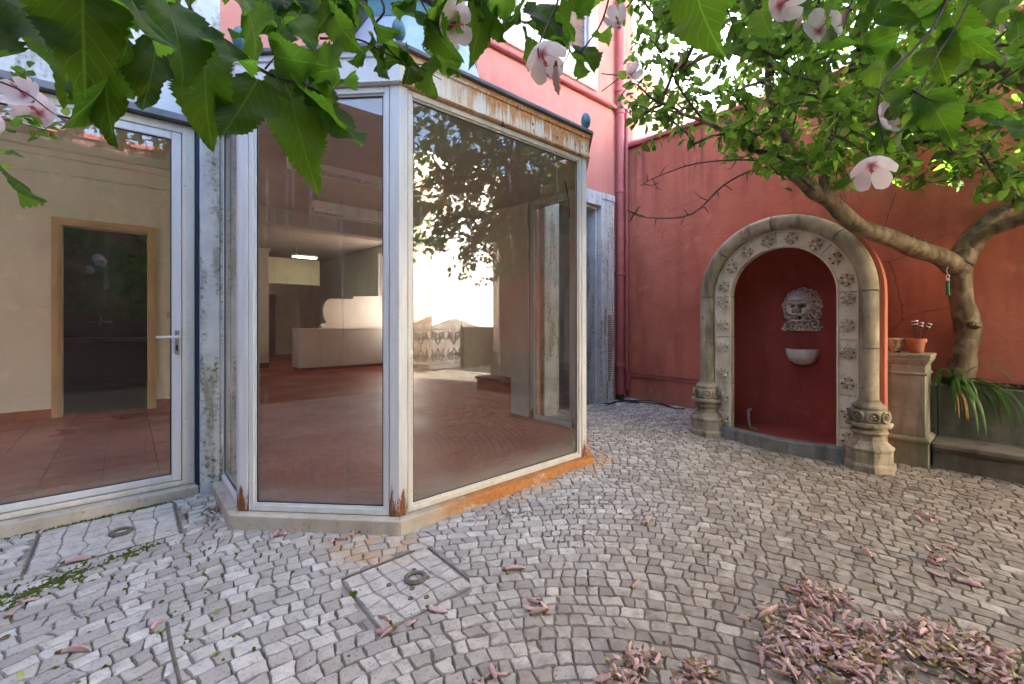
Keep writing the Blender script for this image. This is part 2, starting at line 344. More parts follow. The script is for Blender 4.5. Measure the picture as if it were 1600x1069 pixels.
def bed_mat():
    t = NT('earth_and_sand_joints'); a = t.noise(5, 5); b = t.noise(90, 4); m = t.noise(1.1, 4)
    c = t.mix(t.rng(a, .4, .6), (.11, .09, .068), (.21, .18, .145)); c = t.mix(t.math('MULTIPLY', t.rng(m, .56, .68), .7), c, (.06, .07, .02))
    return t.done(t.bsdf(c, .95, 0, t.bump(b, .8, .006), spec=.1))
M['bed'] = bed_mat()
def moss_mat():
    t = NT('green_moss'); b = t.noise(60, 5); return t.done(t.bsdf(t.mix(t.rng(b, .35, .65), (.05, .075, .012), (.12, .13, .025)), .95, 0, t.bump(b, 1, .01), spec=.1))
M['moss'] = moss_mat()
def bark(name='smooth_olive_bark'):
    t = NT(name); a = t.noise(5, 6, t.scl(t.pos(), (3, 3, 1)), rough=.6); b = t.noise(38, 5); l = t.noise(9, 4)
    c = t.mix(t.rng(a, .35, .68), (.21, .155, .088), (.065, .045, .026)); c = t.mix(t.math('MULTIPLY', t.rng(l, .52, .7), .6), c, (.33, .26, .16))
    return t.done(t.bsdf(c, .62, 0, t.bump(t.math('ADD', t.math('MULTIPLY', b, .3), a), .5, .015), spec=.35))
M['bark'] = bark()
M['twig'] = simple('dark_twig_bark', (.07, .045, .03), .8, 0, .3, 30); M['dry_twig'] = simple('pale_dry_twig', (.25, .17, .10), .8)
def leaf_mat(name, cols, trans=.45, gloss=.35, veins=True, vein_col=None, obj=True):
    t = NT(name); uvn = t.n('ShaderNodeTexCoord'); u = t.sep(uvn.outputs['UV'])
    r = t.n('ShaderNodeAttribute'); r.attribute_name = 'tint'
    oi = t.n('ShaderNodeObjectInfo')
    rv = oi.outputs['Random'] if obj else r.outputs['Fac']
    cr = t.n('ShaderNodeValToRGB'); e = cr.color_ramp.elements
    while len(e) < len(cols): e.new(.5)
    for i, c in enumerate(cols): e[i].position = i/(len(cols)-1); e[i].color = (*c, 1)
    t.set(cr.inputs[0], rv); col = cr.outputs[0]
    col = t.mix(t.math('MULTIPLY', t.rng(t.noise(45, 4, uvn.outputs['Object'] if obj else None), .4, .7), .3), col, tuple(c*.6 for c in cols[0]))
    nrm = None
    if veins:
        ax = t.math('ABSOLUTE', t.math('SUBTRACT', u[0], .5)); mid = t.rng(ax, .006, .016, 1., 0.)
        q = t.math('SUBTRACT', u[1], t.math('MULTIPLY', ax, 1.15)); fq = t.math('PINGPONG', t.math('MULTIPLY', q, 7.), .5)
        sv = t.math('MULTIPLY', t.rng(fq, .02, .075, 1., 0.), t.rng(ax, .0, .45, 1., .25)); vm = t.math('MAXIMUM', mid, t.math('MULTIPLY', sv, .6))
        col = t.mix(t.math('MULTIPLY', vm, .34), col, vein_col or tuple(min(1, c*2.2+.03) for c in cols[-1]))
        nrm = t.bump(t.math('ADD', t.math('MULTIPLY', vm, -1.), t.math('MULTIPLY', t.noise(9, 3, uvn.outputs['UV']), .8)), .6, .006)
    p = t.bsdf(col, gloss, 0, nrm, spec=.18)
    tl = t.n('ShaderNodeBsdfTranslucent'); tc = t.mix(.5, col, (.22, .42, .02), 'ADD'); t.set(tl.inputs[0], tc)
    m = t.n('ShaderNodeMixShader'); m.inputs[0].default_value = trans; t.set(m.inputs[1], p); t.set(m.inputs[2], tl.outputs[0])
    return t.done(m.outputs[0])
LC = [(.008, .034, .005), (.018, .065, .007), (.036, .11, .010), (.085, .18, .018)]
M['leaf_big'] = leaf_mat('serrated_hibiscus_leaf', LC, .6, .5)
M['leaf'] = leaf_mat('tree_leaf', [(.03, .08, .014), (.055, .125, .022), (.09, .17, .03), (.15, .22, .045)], .5, .6)
M['leaf_mass'] = leaf_mat('tree_leaf_mass', [(.03, .08, .014), (.055, .125, .022), (.09, .17, .03), (.15, .22, .045)], .5, .6, True, None, False)
M['strap'] = leaf_mat('strap_leaf', [(.02, .07, .012), (.05, .12, .02), (.09, .17, .03)], .25, .3, False)
M['strap_dry'] = simple('dry_strap_leaf', (.50, .27, .08), .6)
def petal_mat(name, a, b, c, wilt=False):
    t = NT(name); tc = t.n('ShaderNodeTexCoord'); u = t.sep(tc.outputs['UV']); oi = t.n('ShaderNodeObjectInfo')
    st = t.noise(1, 3, t.scl(tc.outputs['UV'], (22, 2, 1)))
    col = t.mix(t.rng(u[1], .05, .36, .9, 0.), a, c); col = t.mix(t.math('MULTIPLY', t.rng(st, .4, .65), .4), col, b)
    if wilt: col = t.mix(t.math('MULTIPLY', oi.outputs['Random'], .6), col, (.58, .43, .33))
    p = t.bsdf(col, .55, 0, t.bump(st, .4, .003), spec=.3); tl = t.n('ShaderNodeBsdfTranslucent'); t.set(tl.inputs[0], col)
    m = t.n('ShaderNodeMixShader'); m.inputs[0].default_value = .35; t.set(m.inputs[1], p); t.set(m.inputs[2], tl.outputs[0]); return t.done(m.outputs[0])
M['petal'] = petal_mat('pale_pink_petal', (.90, .82, .82), (.87, .72, .74), (.66, .12, .18))
M['wilted'] = petal_mat('wilted_mauve_petal', (.84, .60, .57), (.62, .37, .37), (.50, .16, .17), True)
M['stamen'] = simple('crimson_stamen', (.6, .12, .12), .5); M['calyx'] = simple('green_calyx', (.16, .24, .04), .6)
M['ochre'] = simple('brown_dried_calyx', (.28, .14, .03), .8, 0, .4, 40); M['yellow_green'] = simple('yellow_green_bract', (.40, .42, .06), .6)
M['litter'] = simple('brown_dry_litter', (.17, .085, .035), .9, 0, .4, 60, .3, .003, (.36, .24, .13))
def lamp_mat():
    t = NT('lit_fluorescent_tube'); e = t.n('ShaderNodeEmission'); e.inputs[0].default_value = (.82, 1, .72, 1); e.inputs[1].default_value = 2.2; return t.done(e.outputs[0])
M['lamp'] = lamp_mat()

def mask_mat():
    t = NT('carved_marble_shaded_hollows'); at_ = t.n('ShaderNodeAttribute'); at_.attribute_name = 'tint'; b = t.noise(70, 5)
    c = t.mix(t.rng(t.noise(12, 5), .35, .65), (.84, .77, .70), (.76, .68, .61)); c = t.mix(t.math('MULTIPLY', at_.outputs['Fac'], .75), c, (.10, .075, .06))  # tint darkens the carved hollows as painted shade
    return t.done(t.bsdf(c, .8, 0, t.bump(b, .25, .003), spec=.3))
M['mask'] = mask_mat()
# ================================================================== THE PLACE
# X runs along the house front, Y into the house, the camera stands at the origin.
R_ = random.Random(11)
def V(*a): return Vector(a)
def wall_boxes(mb, x0, x1, y0, y1, z0, z1, holes):
    """front wall with rectangular openings (hx0, hx1, hz0, hz1)"""
    xs = sorted({x0, x1, *[h[0] for h in holes], *[h[1] for h in holes]})
    for a, b in zip(xs, xs[1:]):
        hs = sorted([h for h in holes if h[0] <= a+1e-6 and h[1] >= b-1e-6], key=lambda h: h[2]); z = z0
        for h in hs:
            if h[2] > z+1e-6: mb.box(a, b, y0, y1, z, h[2])
            z = h[3]
        if z1 > z+1e-6: mb.box(a, b, y0, y1, z, z1)
M['slat'] = simple('grey_shutter_slat', (.33, .31, .29), .5); M['bluegrey'] = simple('blue_grey_window_frame', (.38, .44, .5), .5); M['reflector'] = simple('dim_reflector', (.1, .09, .08), .5)
# ---- ground
g = MB(); g.box(-60, 60, -60, 60, -.9, -.5); g.build('ground', M['bed'], kind='structure')
# pavement bedding follows the fall of the yard
SILL = [(.46, 3.97), (.46, 3.14), (1.2, 2.385), (3.03, 2.43), (3.80, 3.17), (3.80, 3.97)]
b = MB(); nx, ny = 60, 46; X0, X1, Y0, Y1 = -5.0, 10.5, -5.1, 4.05
for j in range(ny+1):
    for i in range(nx+1):
        x = X0+(X1-X0)*i/nx; y = Y0+(Y1-Y0)*j/ny; b.v.append((x, y, gz(x, y)-.009))
b.f = [(j*(nx+1)+i, j*(nx+1)+i+1, (j+1)*(nx+1)+i+1, (j+1)*(nx+1)+i) for j in range(ny) for i in range(nx)]
pave = b.build('pavement', M['bed'], kind='structure', smooth=180)
COV1 = (-.40, .245, 3.27, 3.86); COV2 = (.785, 1.268, 1.722, 2.20)
def inside(x, y, r, m=0): return r[0]-m < x < r[1]+m and r[2]-m < y < r[3]+m
def push_out(x, y, r):
    if not inside(x, y, r): return x, y
    ds = [(x-r[0], 0, r[0]), (r[1]-x, 0, r[1]), (y-r[2], 1, r[2]), (r[3]-y, 1, r[3])]; q = min(ds)
    return (q[2], y) if q[1] == 0 else (x, q[2])
PC = (.25, -.25)
def warp(u, r):
    # the rows are laid in wide arcs round a point in the middle of the yard
    a = u/max(r, .3); x = PC[0]+r*math.cos(a); y = PC[1]+r*math.sin(a)
    return x+.16*mnoise.noise(V(x*.5, y*.5, 3.1)), y+.16*mnoise.noise(V(x*.5+9, y*.5, 7.7))
def stone_mesh(q, z_off, flat, tint, mb, joint=.003):
    """one cobble: rounded irregular quad with an uneven, slightly domed top and sloped sides"""
    cx = sum(p[0] for p in q)/4; cy = sum(p[1] for p in q)/4
    outl = []
    for k in range(4):
        a, b2 = q[k], q[(k+1) % 4]
        for f in (.08, .5, .92):
            j = .0045 if f == .5 else .002
            outl.append((a[0]+(b2[0]-a[0])*f+R_.uniform(-j, j), a[1]+(b2[1]-a[1])*f+R_.uniform(-j, j)))
    tx, ty = R_.uniform(-.04, .04)*flat, R_.uniform(-.04, .04)*flat
    n = len(outl); base = len(mb.v)
    def zz(x, y, e): return gz(x, y)+z_off+tx*(x-cx)+ty*(y-cy)+e
    for s_, e in ((-joint, -.022), (-joint-.001, -.005), (-joint-.0038, .0)):
        for x, y in outl:
            dx, dy = x-cx, y-cy; L = math.hypot(dx, dy); k = 1+s_/L
            mb.v.append((cx+dx*k, cy+dy*k, zz(x, y, e+(R_.uniform(-.0022, .0022)*flat if e == 0 else 0))))
    mb.v.append((cx, cy, zz(cx, cy, .0025*flat)))
    for r in (0, 1):
        for i in range(n): mb.f.append((base+r*n+i, base+r*n+(i+1) % n, base+(r+1)*n+(i+1) % n, base+(r+1)*n+i))
    for i in range(n): mb.f.append((base+2*n+i, base+2*n+(i+1) % n, base+3*n))
    if mb.col is None: mb.col = []
    mb.col += [tint]*(3*n+1)
pitch = .070; quads = []
def rowy(i, u): return i*pitch+.013*mnoise.noise(V(u*2.6, i*.37, .5))+.005*mnoise.noise(V(u*9, i*1.7, 4.5))
for i in range(5, 152):
    u = R_.random()*.1; prev = 0; U1 = 2*PI*i*pitch
    while u < U1:
        wd = R_.choice((.056, .064, .071, .077, .086, .10))*R_.uniform(.88, 1.12); sl = R_.uniform(-.009, .009); g_ = (i+1)/i
        q = [(u+prev, rowy(i, u)), (u+wd+sl, rowy(i, u+wd)), ((u+wd-sl)*g_, rowy(i+1, (u+wd)*g_)), ((u-prev)*g_, rowy(i+1, u*g_))]
        u += wd; prev = sl
        q = [warp(*p) for p in q]
        cx = sum(p[0] for p in q)/4; cy = sum(p[1] for p in q)/4
        if not (-4.4 < cx < 5.72 and -4.8 < cy < 3.97) and not (5.7 <= cx < 10.3 and -4.8 < cy < -1.9): continue
        if inside(cx, cy, COV1, .004) or inside(cx, cy, COV2, .004): continue
        if .56 < cx < 3.7 and cy > 2.55+max(0, .9-(cx-.46), (cx-3.0)): continue
        q = [push_out(*push_out(*p, (COV1[0]-.004, COV1[1]+.004, COV1[2]-.004, COV1[3]+.004)), (COV2[0]-.004, COV2[1]+.004, COV2[2]-.004, COV2[3]+.004)) for p in q]
        if min(math.dist(q[0], q[1]), math.dist(q[1], q[2]), math.dist(q[2], q[3]), math.dist(q[3], q[0])) < .018: continue
        px, py, d = proj((cx, cy, gz(cx, cy)))
        vis = (d > .3 and -10 < px < 1610 and 590 < py < 1075)
        quads.append(((1/(d**3) if vis else 0), q))
quads.sort(key=lambda t: -t[0])
rest = MB()
for k, (s_, q) in enumerate(quads):
    tint = R_.random(); zo = R_.uniform(-.002, .002)
    if k < 299 and s_ > 0:
        mb = MB(); stone_mesh(q, zo, 1, tint, mb); mb.build('cobblestone', M['cobble'], pave, smooth=45, loc=(q[0][0], q[0][1], 0))
    else: stone_mesh(q, zo, 1, tint, rest)
rest.build('cobblestone', M['cobble'], pave, smooth=45, kind='stuff')
# ---- cobble-filled covers
def cover(r, n, m, ringpos, label, spots):
    t = empty('manhole_cover', ((r[0]+r[1])/2, (r[2]+r[3])/2, gz((r[0]+r[1])/2, (r[2]+r[3])/2)), label, 'manhole cover', 'stone-filled covers in the paving')
    mb = MB()
    for (a, b_) in (((r[0], r[2]), (r[1], r[2])), ((r[1], r[2]), (r[1], r[3])), ((r[1], r[3]), (r[0], r[3])), ((r[0], r[3]), (r[0], r[2]))):
        mb.bar((*a, gz(*a)-.009), (*b_, gz(*b_)-.009), .008, .012)
    mb.build('frame', M['ring_iron'], t)
    tr = MB(); cx, cy = (r[0]+r[1])/2, (r[2]+r[3])/2
    tr.add([(x, y, gz(x, y)-.007) for x, y in ((r[0]+.01, r[2]+.01), (r[1]-.01, r[2]+.01), (r[1]-.01, r[3]-.01), (r[0]+.01, r[3]-.01))], [(0, 1, 2, 3)])
    for (a0, a1, c0, c1) in ((r[0]-.03, r[1]+.03, r[2]-.03, r[2]-.004), (r[0]-.03, r[1]+.03, r[3]+.004, r[3]+.03), (r[0]-.03, r[0]-.004, r[2]-.004, r[3]+.004), (r[1]+.004, r[1]+.03, r[2]-.004, r[3]+.004)):
        tr.add([(x, y, gz(x, y)-.0045) for x, y in ((a0, c0), (a1, c0), (a1, c1), (a0, c1))], [(0, 1, 2, 3)])
    tr.build('tray_mortar', simple_mortar, t)
    x0, x1, y0, y1 = r[0]+.012, r[1]-.012, r[2]+.012, r[3]-.012
    J = {(i, j): (x0+(x1-x0)*(i+(R_.uniform(-.2, .2) if 0 < i < n else 0))/n, y0+(y1-y0)*(j+(R_.uniform(-.2, .2) if 0 < j < m else 0))/m) for i in range(n+1) for j in range(m+1)}
    for i in range(n):
        for j in range(m):
            mb = MB(); q = [J[i, j], J[i+1, j], J[i+1, j+1], J[i, j+1]]
            stone_mesh(q, -.0035, .35, R_.uniform(.55, .85), mb, joint=.0028); mb.build('cobblestone', M['cobble'], t, smooth=45)
    mb = MB(); z = gz(*ringpos)+.006
    mb.tube([(ringpos[0]+.042*math.cos(a), ringpos[1]+.042*math.sin(a), z) for a in np.linspace(0, 2*PI, 25)], .0095, 8, cap=False)
    mb.lathe([(.058, -.006), (.058, .001), (.034, .001), (.034, -.006)], (*ringpos, z), 20, cap=False)
    mb.build('lifting_ring', M['ring_iron'], t, smooth=60)
    for sx, sy in spots:
        mb = MB(); mb.lathe([(.013, -.004), (.012, .002), (.007, .002), (.005, -.003)], (sx, sy, gz(sx, sy)), 10); mb.build('bolt', M['ring_iron'], t, smooth=50)
    return t
simple_mortar = simple('pale_mortar', (.30, .28, .25), .9, 0, .2, 20)
cover(COV1, 6, 6, (-.03, 3.52), 'larger stone-filled cover with a rusty ring, before the glass door', [])
cover(COV2, 5, 5, (1.07, 1.96), 'smaller square stone-filled cover with a ring and bolts, in front of the bay corner', [(1.02, 1.9), (.98, 1.84), (1.12, 1.93), (.95, 2.0), (1.10, 2.03), (1.04, 1.80)])
t = MB(); pts = [(.125, 2.37), (.128, 2.2), (.14, 1.95), (.15, 1.6)]
t.tube([(x, y, gz(x, y)-.001) for x, y in pts], .008, 6); t.build('drain_slot', M['ring_iron'], loc=(.13, 2, 0), label='thin dark iron strip let into the paving at the bottom edge', cat='drain')
# ---- moss and grit between the stones
mo = MB(); 
def blob(mb, x, y, r, h=.008):
    n = 7; b0 = len(mb.v); ph = R_.random()*6
    for k in range(n):
        a = 2*PI*k/n+ph; rr = r*R_.uniform(.6, 1.2); xx, yy = x+rr*math.cos(a), y+rr*math.sin(a); mb.v.append((xx, yy, gz(xx, yy)-.007))
    mb.v.append((x, y, gz(x, y)+h*R_.uniform(.3, 1)))
    for k in range(n): mb.f.append((b0+k, b0+(k+1) % n, b0+n))
for (ax, ay, bx, by, w_, n) in ((-.62, 2.95, .1, 3.22, .05, 420), (-.5, 2.98, -.15, 3.15, .10, 300), (-.9, 2.9, -.4, 3.05, .12, 200), (-.9, 3.86, .3, 3.87, .02, 200), (3.2, 2.2, 5.4, 2.6, .6, 160), (.1, 2.0, .4, 2.9, .5, 60)):
    for _ in range(n):
        f = R_.random(); blob(mo, ax+(bx-ax)*f+R_.gauss(0, w_*.5), ay+(by-ay)*f+R_.gauss(0, w_*.5), R_.uniform(.008, .026), .008)
mo.build('moss', M['moss'], kind='stuff', smooth=180, label='green moss filling the joints of the paving', loc=(0, 3, 0))
gr = MB()
for _ in range(800):
    cx, cy, sp = R_.choice(((2.2, 2.0, .16), (2.45, 1.9, .12), (2.8, 2.0, .14), (3.2, 2.1, .15), (2.0, 1.75, .13), (2.5, 1.6, .10), (1.9, 2.15, .08), (3.6, 2.5, .2)))
    blob(gr, R_.gauss(cx, sp*.75), R_.gauss(cy, sp*.55), R_.uniform(.008, .024), .007)
gr.build('dirt', simple('brown_grit', (.24, .19, .14), .95, 0, .3, 40, .8, .004), kind='stuff', smooth=180, label='brown grit lying on the paving by the bay', loc=(2, 2, 0))
# ================================================================== HOUSE
house = empty('house', (0, 3.97, 0), 'pink house with a white ground-floor strip, behind the glass bay', 'house')
HF, HB = 3.92, 4.22
mb = MB()
wall_boxes(mb, .52, 5.85, HF, HB, .0, 11.0, [(.56, 3.68, 0, 2.80), (4.12, 4.98, 0, 2.95), (2.95, 3.45, 4.85, 6.3), (4.32, 4.78, 4.85, 6.3), (.6, 1.15, 4.85, 6.3)])
mb.box(-7, .52, HF, HB, 3.75, 11.0); 
for (a, c, z0, z1) in ((HB, 4.45, 0, 11), (4.45, 5.6, 0, .9), (4.45, 5.6, 3.1, 11), (5.6, 10.25, 0, 11), (10.25, 12.1, 0, .9), (10.25, 12.1, 3.2, 11), (12.1, 17.5, 0, 11)): mb.box(5.58, 5.85, a, c, z0, z1)
mb.box(5.55, 5.58, HB, 17.5, 3.5, 11.0)
for (a, c, z1) in ((4.45, 5.6, 3.1), (10.25, 12.1, 3.2)):
    lb = MB()
    for q in ((a, a+.03, .93, z1-.03), (c-.03, c, .93, z1-.03), (a, c, .9, .93), (a, c, z1-.03, z1)): lb.box(5.56, 5.90, *q)
    lb.build('added_window_reveal', M['whitetrim'], house); mb.box(-2.2, 5.55, HB, 17.5, 10.8, 11.0); mb.box(-7, 5.55, 17.5, 17.7, 0, 8.0); mb.box(-7.2, -7, HB, 17.5, 0, 11.0)  # reveals of added windows; roof left open to sun the side room
mb.build('wall', M['pink'], house)
mb = MB(); wall_boxes(mb, -7, .52, HF-.004, HB, 0, 3.75, [(-3.1, .385, 0, 2.70)]); mb.build('wall', M['moss_plaster'], house, label='white mossy plaster strip around the glass door')
# pier left of the bay, a little proud and uneven
R = []
for k in range(40):
    z = k*.0735; j = .006*mnoise.noise(V(0, 0, z*3))
    R.append([(.392+j, 3.862, z), (.40+j, 3.845+j, z), (.505, 3.845+j, z), (.515, 3.862, z), (.515, 3.93, z), (.392, 3.93, z)])
MB().rings(R).build('pier', M['moss_plaster'], house, smooth=40)
MB().box(.372, .392, 3.90, 3.99, .07, 2.72).build('gap_filler', M['blue_dark'], house)
MB().box(-3.1, .385, 3.87, 4.05, -.1, .075).build('doorstep', M['sill_stone'], house, bevel=.008)
MB().box(-3.1, .375, 3.885, 4.0, 2.668, 2.715).build('drip_ledge', M['lead'], house, bevel=.003, label='grey ledge above the glass door')
# windows above
for (a, b_) in ((2.95, 3.45), (4.32, 4.78), (.6, 1.15)):
    f = MB()
    for (x0, x1, z0, z1) in ((a, a+.05, 4.85, 6.3), (b_-.05, b_, 4.85, 6.3), (a+.05, b_-.05, 4.85, 4.91), (a+.05, b_-.05, 6.24, 6.3)): f.box(x0, x1, 3.94, 4.0, z0, z1)
    fo = f.build('window', M['bluegrey'], house)
    for k in range(26):
        z = 4.94+k*.05; s_ = MB(); s_.bar((a+.05, 3.97, z), (b_-.05, 3.97, z), .045, .008, V(0, .6, 1)); s_.build('slat', M['slat'], fo)
    MB().box(a, b_, 4.05, 4.06, 4.85, 6.3).build('backing', M['black'], fo)
mb = MB(); wall_boxes(mb, 2.72, 4.95, HF-.035, HF, 4.465, 6.8, [(2.95, 3.45, 4.85, 6.3), (4.32, 4.78, 4.85, 6.3)]); mb.build('window_surround', M['whitetrim'], house, bevel=.004)
MB().tube([(1.9, 3.885, 4.36), (5.36, 3.885, 4.36)], .034, 12).build('wall_pipe', M['pinkpipe'], house, smooth=60, label='horizontal pink pipe below the white surround')
MB().box(1.9, 5.36, 3.895, 3.92, 4.385, 4.42).build('string_course', M['pink'], house)
dp = MB(); dp.tube([(5.42, 3.85, .17), (5.42, 3.85, 9.0)], .055, 20); dpo = dp.build('downpipe', M['pinkpipe'], house, smooth=60)
for z in (.62, 1.95, 3.15, 4.3, 4.62, 6.2): MB().lathe([(.056, -.03), (.065, -.028), (.067, -.02), (.067, .02), (.065, .028), (.056, .03)], (5.42, 3.85, z), 20).build('collar', M['pinkpipe'], dpo, smooth=50)
MB().lathe([(.05, -.02), (.057, -.02), (.057, .05), (.05, .05)], (5.42, 3.85, .15), 16).build('shoe', M['black'], dpo, smooth=50)
MB().tube([(5.585, 3.86, .28), (5.585, 3.86, 4.4)], .03, 12).build('thin_pipe', M['pinkpipe'], house, smooth=60)
MB().box(5.55, 5.62, 3.82, 3.88, .25, .55).build('pipe_cover', M['pinkpipe'], house, bevel=.004)
br = MB(); br.tube([(5.05, 3.9, 4.75), (5.12, 3.6, 4.62)], .008, 6); br.tube([(5.05, 3.9, 4.5), (5.12, 3.6, 4.62)], .008, 6); br.build('bracket', M['iron'], house)
# right doorway with its white marble surround
mb = MB(); mb.box(4.98, 5.27, 3.845, 3.922, .08, 3.05); mb.box(3.86, 4.12, 3.845, 3.922, .08, 3.05); mb.box(4.12, 4.98, 3.845, 3.922, 2.86, 3.05); mb.box(4.98, 5.27, 3.83, 3.846, 2.96, 3.05)
ds = mb.build('door_surround', M['moss_plaster'], house, bevel=.006)
mb = MB(); mb.box(4.945, 4.979, 3.925, 4.119, .1, 2.86); mb.box(4.121, 4.15, 3.925, 4.119, .1, 2.86); mb.box(4.15, 4.945, 3.925, 4.119, 2.83, 2.86); mb.build('door_reveal', M['moss_plaster'], house)
mb = MB(); mb.box(4.12, 4.98, 4.12, 4.16, .1, 2.86); mb.build('side_door', M['blue_dark'], house)
vg = MB(); vg.box(5.10, 5.185, 3.838, 3.846, .40, 1.36); vo = vg.build('vent_grille', M['alu'], house)
for k in range(30):
    z = .415+k*.0315; MB().box(5.108, 5.178, 3.832, 3.84, z, z+.014).build('slot', M['rust_iron'], vo)
# ---- glass door on the left
gd = MB(); 
for (x0, x1, z0, z1) in ((.295, .368, .08, 2.66), (-3.05, .295, 2.60, 2.66), (-3.05, .295, .08, .115)): gd.box(x0, x1, 3.945, 4.01, z0, z1)
gdo = gd.build('door_frame', M['alu_warm'], house, bevel=.004)
for (a, b_) in ((-1.02, .29), (-2.4, -1.03)):
    lf = MB()
    for (x0, x1, z0, z1) in ((a, a+.05, .12, 2.598), (b_-.055, b_, .12, 2.598), (a+.05, b_-.055, .12, .165), (a+.05, b_-.055, 2.545, 2.598)): lf.box(x0, x1, 3.952, 3.995, z0, z1)
    lo = lf.build('glass_door', M['alu'], house, bevel=.005)
    MB().box(a+.05, b_-.055, 3.972, 3.978, .165, 2.545).build('pane', M['glass_door'], lo)
    gk = MB(); 
    for (x0, x1, z0, z1) in ((b_-.062, b_-.0555, .165, 2.545), (a+.05, b_-.062, .165, .171), (a+.05, b_-.062, 2.539, 2.545)): gk.box(x0, x1, 3.962, 3.97, z0, z1)
    gk.build('gasket', M['black'], lo)
    if a > -1.5:
        h = MB(); h.box(b_-.145, b_-.012, 3.905, 3.918, 1.135, 1.152); h.box(b_-.03, b_-.012, 3.912, 3.952, 1.134, 1.153); h.build('handle', M['white_plastic'], lo, bevel=.004)
        h = MB(); h.box(b_-.037, b_-.013, 3.94, 3.953, 1.02, 1.19); h.build('lock_plate', M['chrome'], lo, bevel=.003)
        h = MB(); h.box(b_-.031, b_-.019, 3.93, 3.941, 1.045, 1.085); h.build('lock', M['black'], lo, bevel=.004)
st = MB(); st.tube([at(235, 753, 3.3), at(250, 747, 3.3), at(262, 745, 3.3), at(272, 748, 3.3)], .004, 6); st.build('loose_gasket', M['black'], house)
# ================================================================== CONSERVATORY BAY
bay = empty('glass_bay', (2.12, 3.2, 0), 'five-sided white glazed bay with rust-streaked fascia and grey metal roof', 'conservatory')
def inset(poly, d):
    o = []; n = len(poly)
    for i in range(n):
        p = V(*poly[i], 0)
        if i == 0 or i == n-1: sgn = 1 if i == 0 else -1; o.append((p.x+sgn*d, p.y)); continue
        a = (p-V(*poly[i-1], 0)).normalized(); c = (V(*poly[i+1], 0)-p).normalized()
        na = V(-a.y, a.x, 0); nc = V(-c.y, c.x, 0); bi = (na+nc).normalized(); k = d/bi.dot(na); o.append((p.x+bi.x*k, p.y+bi.y*k))
    return o
def strip(mb, p0, p1, z0, z1):
    n = len(p0)
    for i in range(n-1):
        q = [(*p0[i], z0), (*p0[i+1], z0), (*p1[i+1], z0), (*p1[i], z0)]; q += [(x, y, z1) for x, y, _ in q]
        mb.add(q, [(0,3,2,1), (4,5,6,7), (0,1,5,4), (1,2,6,5), (2,3,7,6), (3,0,4,7)])
names = ['left side', 'left corner', 'front', 'right corner', 'right side']
O0 = SILL; O1 = inset(SILL, .16); FL = inset(SILL, .055); FLi = inset(SILL, .115)
for i in range(5):
    mb = MB(); strip(mb, O0[i:i+2], O1[i:i+2], -.06, .085); mb.build('sill', M['sill_rust'] if i in (1, 2, 3) else M['sill_stone'], bay, bevel=.008)
# posts
def unit(a, c): d = V(c[0]-a[0], c[1]-a[1], 0); return d.normalized()
Wp = .058
for i in range(1, 5):
    K = V(*FL[i], 0); Ki = V(*FLi[i], 0); u1 = unit(FL[i], FL[i-1]); u2 = unit(FL[i], FL[i+1]); n1 = V(u1.y, -u1.x, 0); n2 = V(-u2.y, u2.x, 0)
    poly = [K, K+u2*Wp, K+u2*Wp+n2*.06, Ki, K+u1*Wp+n1*.06, K+u1*Wp]
    MB().prism([(p.x, p.y) for p in poly], .085, 2.665).build('post', M['post'], bay, bevel=.003)
for i, s_ in ((0, 1), (5, -1)):
    K = V(*FL[i], 0); MB().box(min(K.x, K.x+s_*.06), max(K.x, K.x+s_*.06), 3.86, 3.92, .085, 2.665).build('post', M['moss_plaster'] if i == 0 else M['post'], bay)
# framed windows
for i in range(5):
    a = V(*FL[i], 0); c = V(*FL[i+1], 0); u = (c-a).normalized(); n_ = V(-u.y, u.x, 0); L = (c-a).length
    s0, s1 = (.075 if i == 0 else Wp+.004), L-(.075 if i == 4 else Wp+.004); fw = .03; z0, z1 = .09, 2.66
    fm = Matrix(((u.x, n_.x, 0, a.x), (u.y, n_.y, 0, a.y), (0, 0, 1, 0), (0, 0, 0, 1)))
    f = MB()
    for (x0, x1, q0, q1) in ((s0, s0+fw, z0, z1), (s1-fw, s1, z0, z1), (s0+fw, s1-fw, z0, z0+.035), (s0+fw, s1-fw, z1-.035, z1)): f.box(x0, x1, .004, .055, q0, q1, fm)
    for (x0, x1, q0, q1) in ((s0+fw, s0+fw+.012, z0+.047, z1-.047), (s1-fw-.012, s1-fw, z0+.047, z1-.047), (s0+fw, s1-fw, z0+.035, z0+.047), (s0+fw, s1-fw, z1-.047, z1-.035)): f.box(x0, x1, .016, .045, q0, q1, fm)
    fo = f.build('window_frame', M['alu_warm'] if i in (2, 3) else M['alu'], bay, bevel=.003)
    p = MB(); p.box(s0+fw+.012, s1-fw-.012, .028, .034, z0+.047, z1-.047, fm); p.build('pane', M['glass'], fo)
    k_ = MB()
    for (x0, x1, q0, q1) in ((s0+fw+.012, s0+fw+.018, z0+.047, z1-.047), (s1-fw-.018, s1-fw-.012, z0+.047, z1-.047), (s0+fw+.018, s1-fw-.018, z0+.047, z0+.053), (s0+fw+.018, s1-fw-.018, z1-.053, z1-.047)): k_.box(x0, x1, .022, .027, q0, q1, fm)
    k_.build('gasket', M['black'], fo)
    if i == 2:
        g_ = MB(); cs = [fm @ V(L-.21+.03*math.sin(q*2.2), .02, 2.40-q*.28) for q in np.linspace(0, 1, 10)]; cs = [fm @ V(L-.26+.06*math.sin(q*1.9), .02, 2.42-q*.30) for q in np.linspace(0, 1, 12)]
        g_.tube(cs, .006, 6); g_.build('loose_gasket', M['black'], fo, smooth=60)
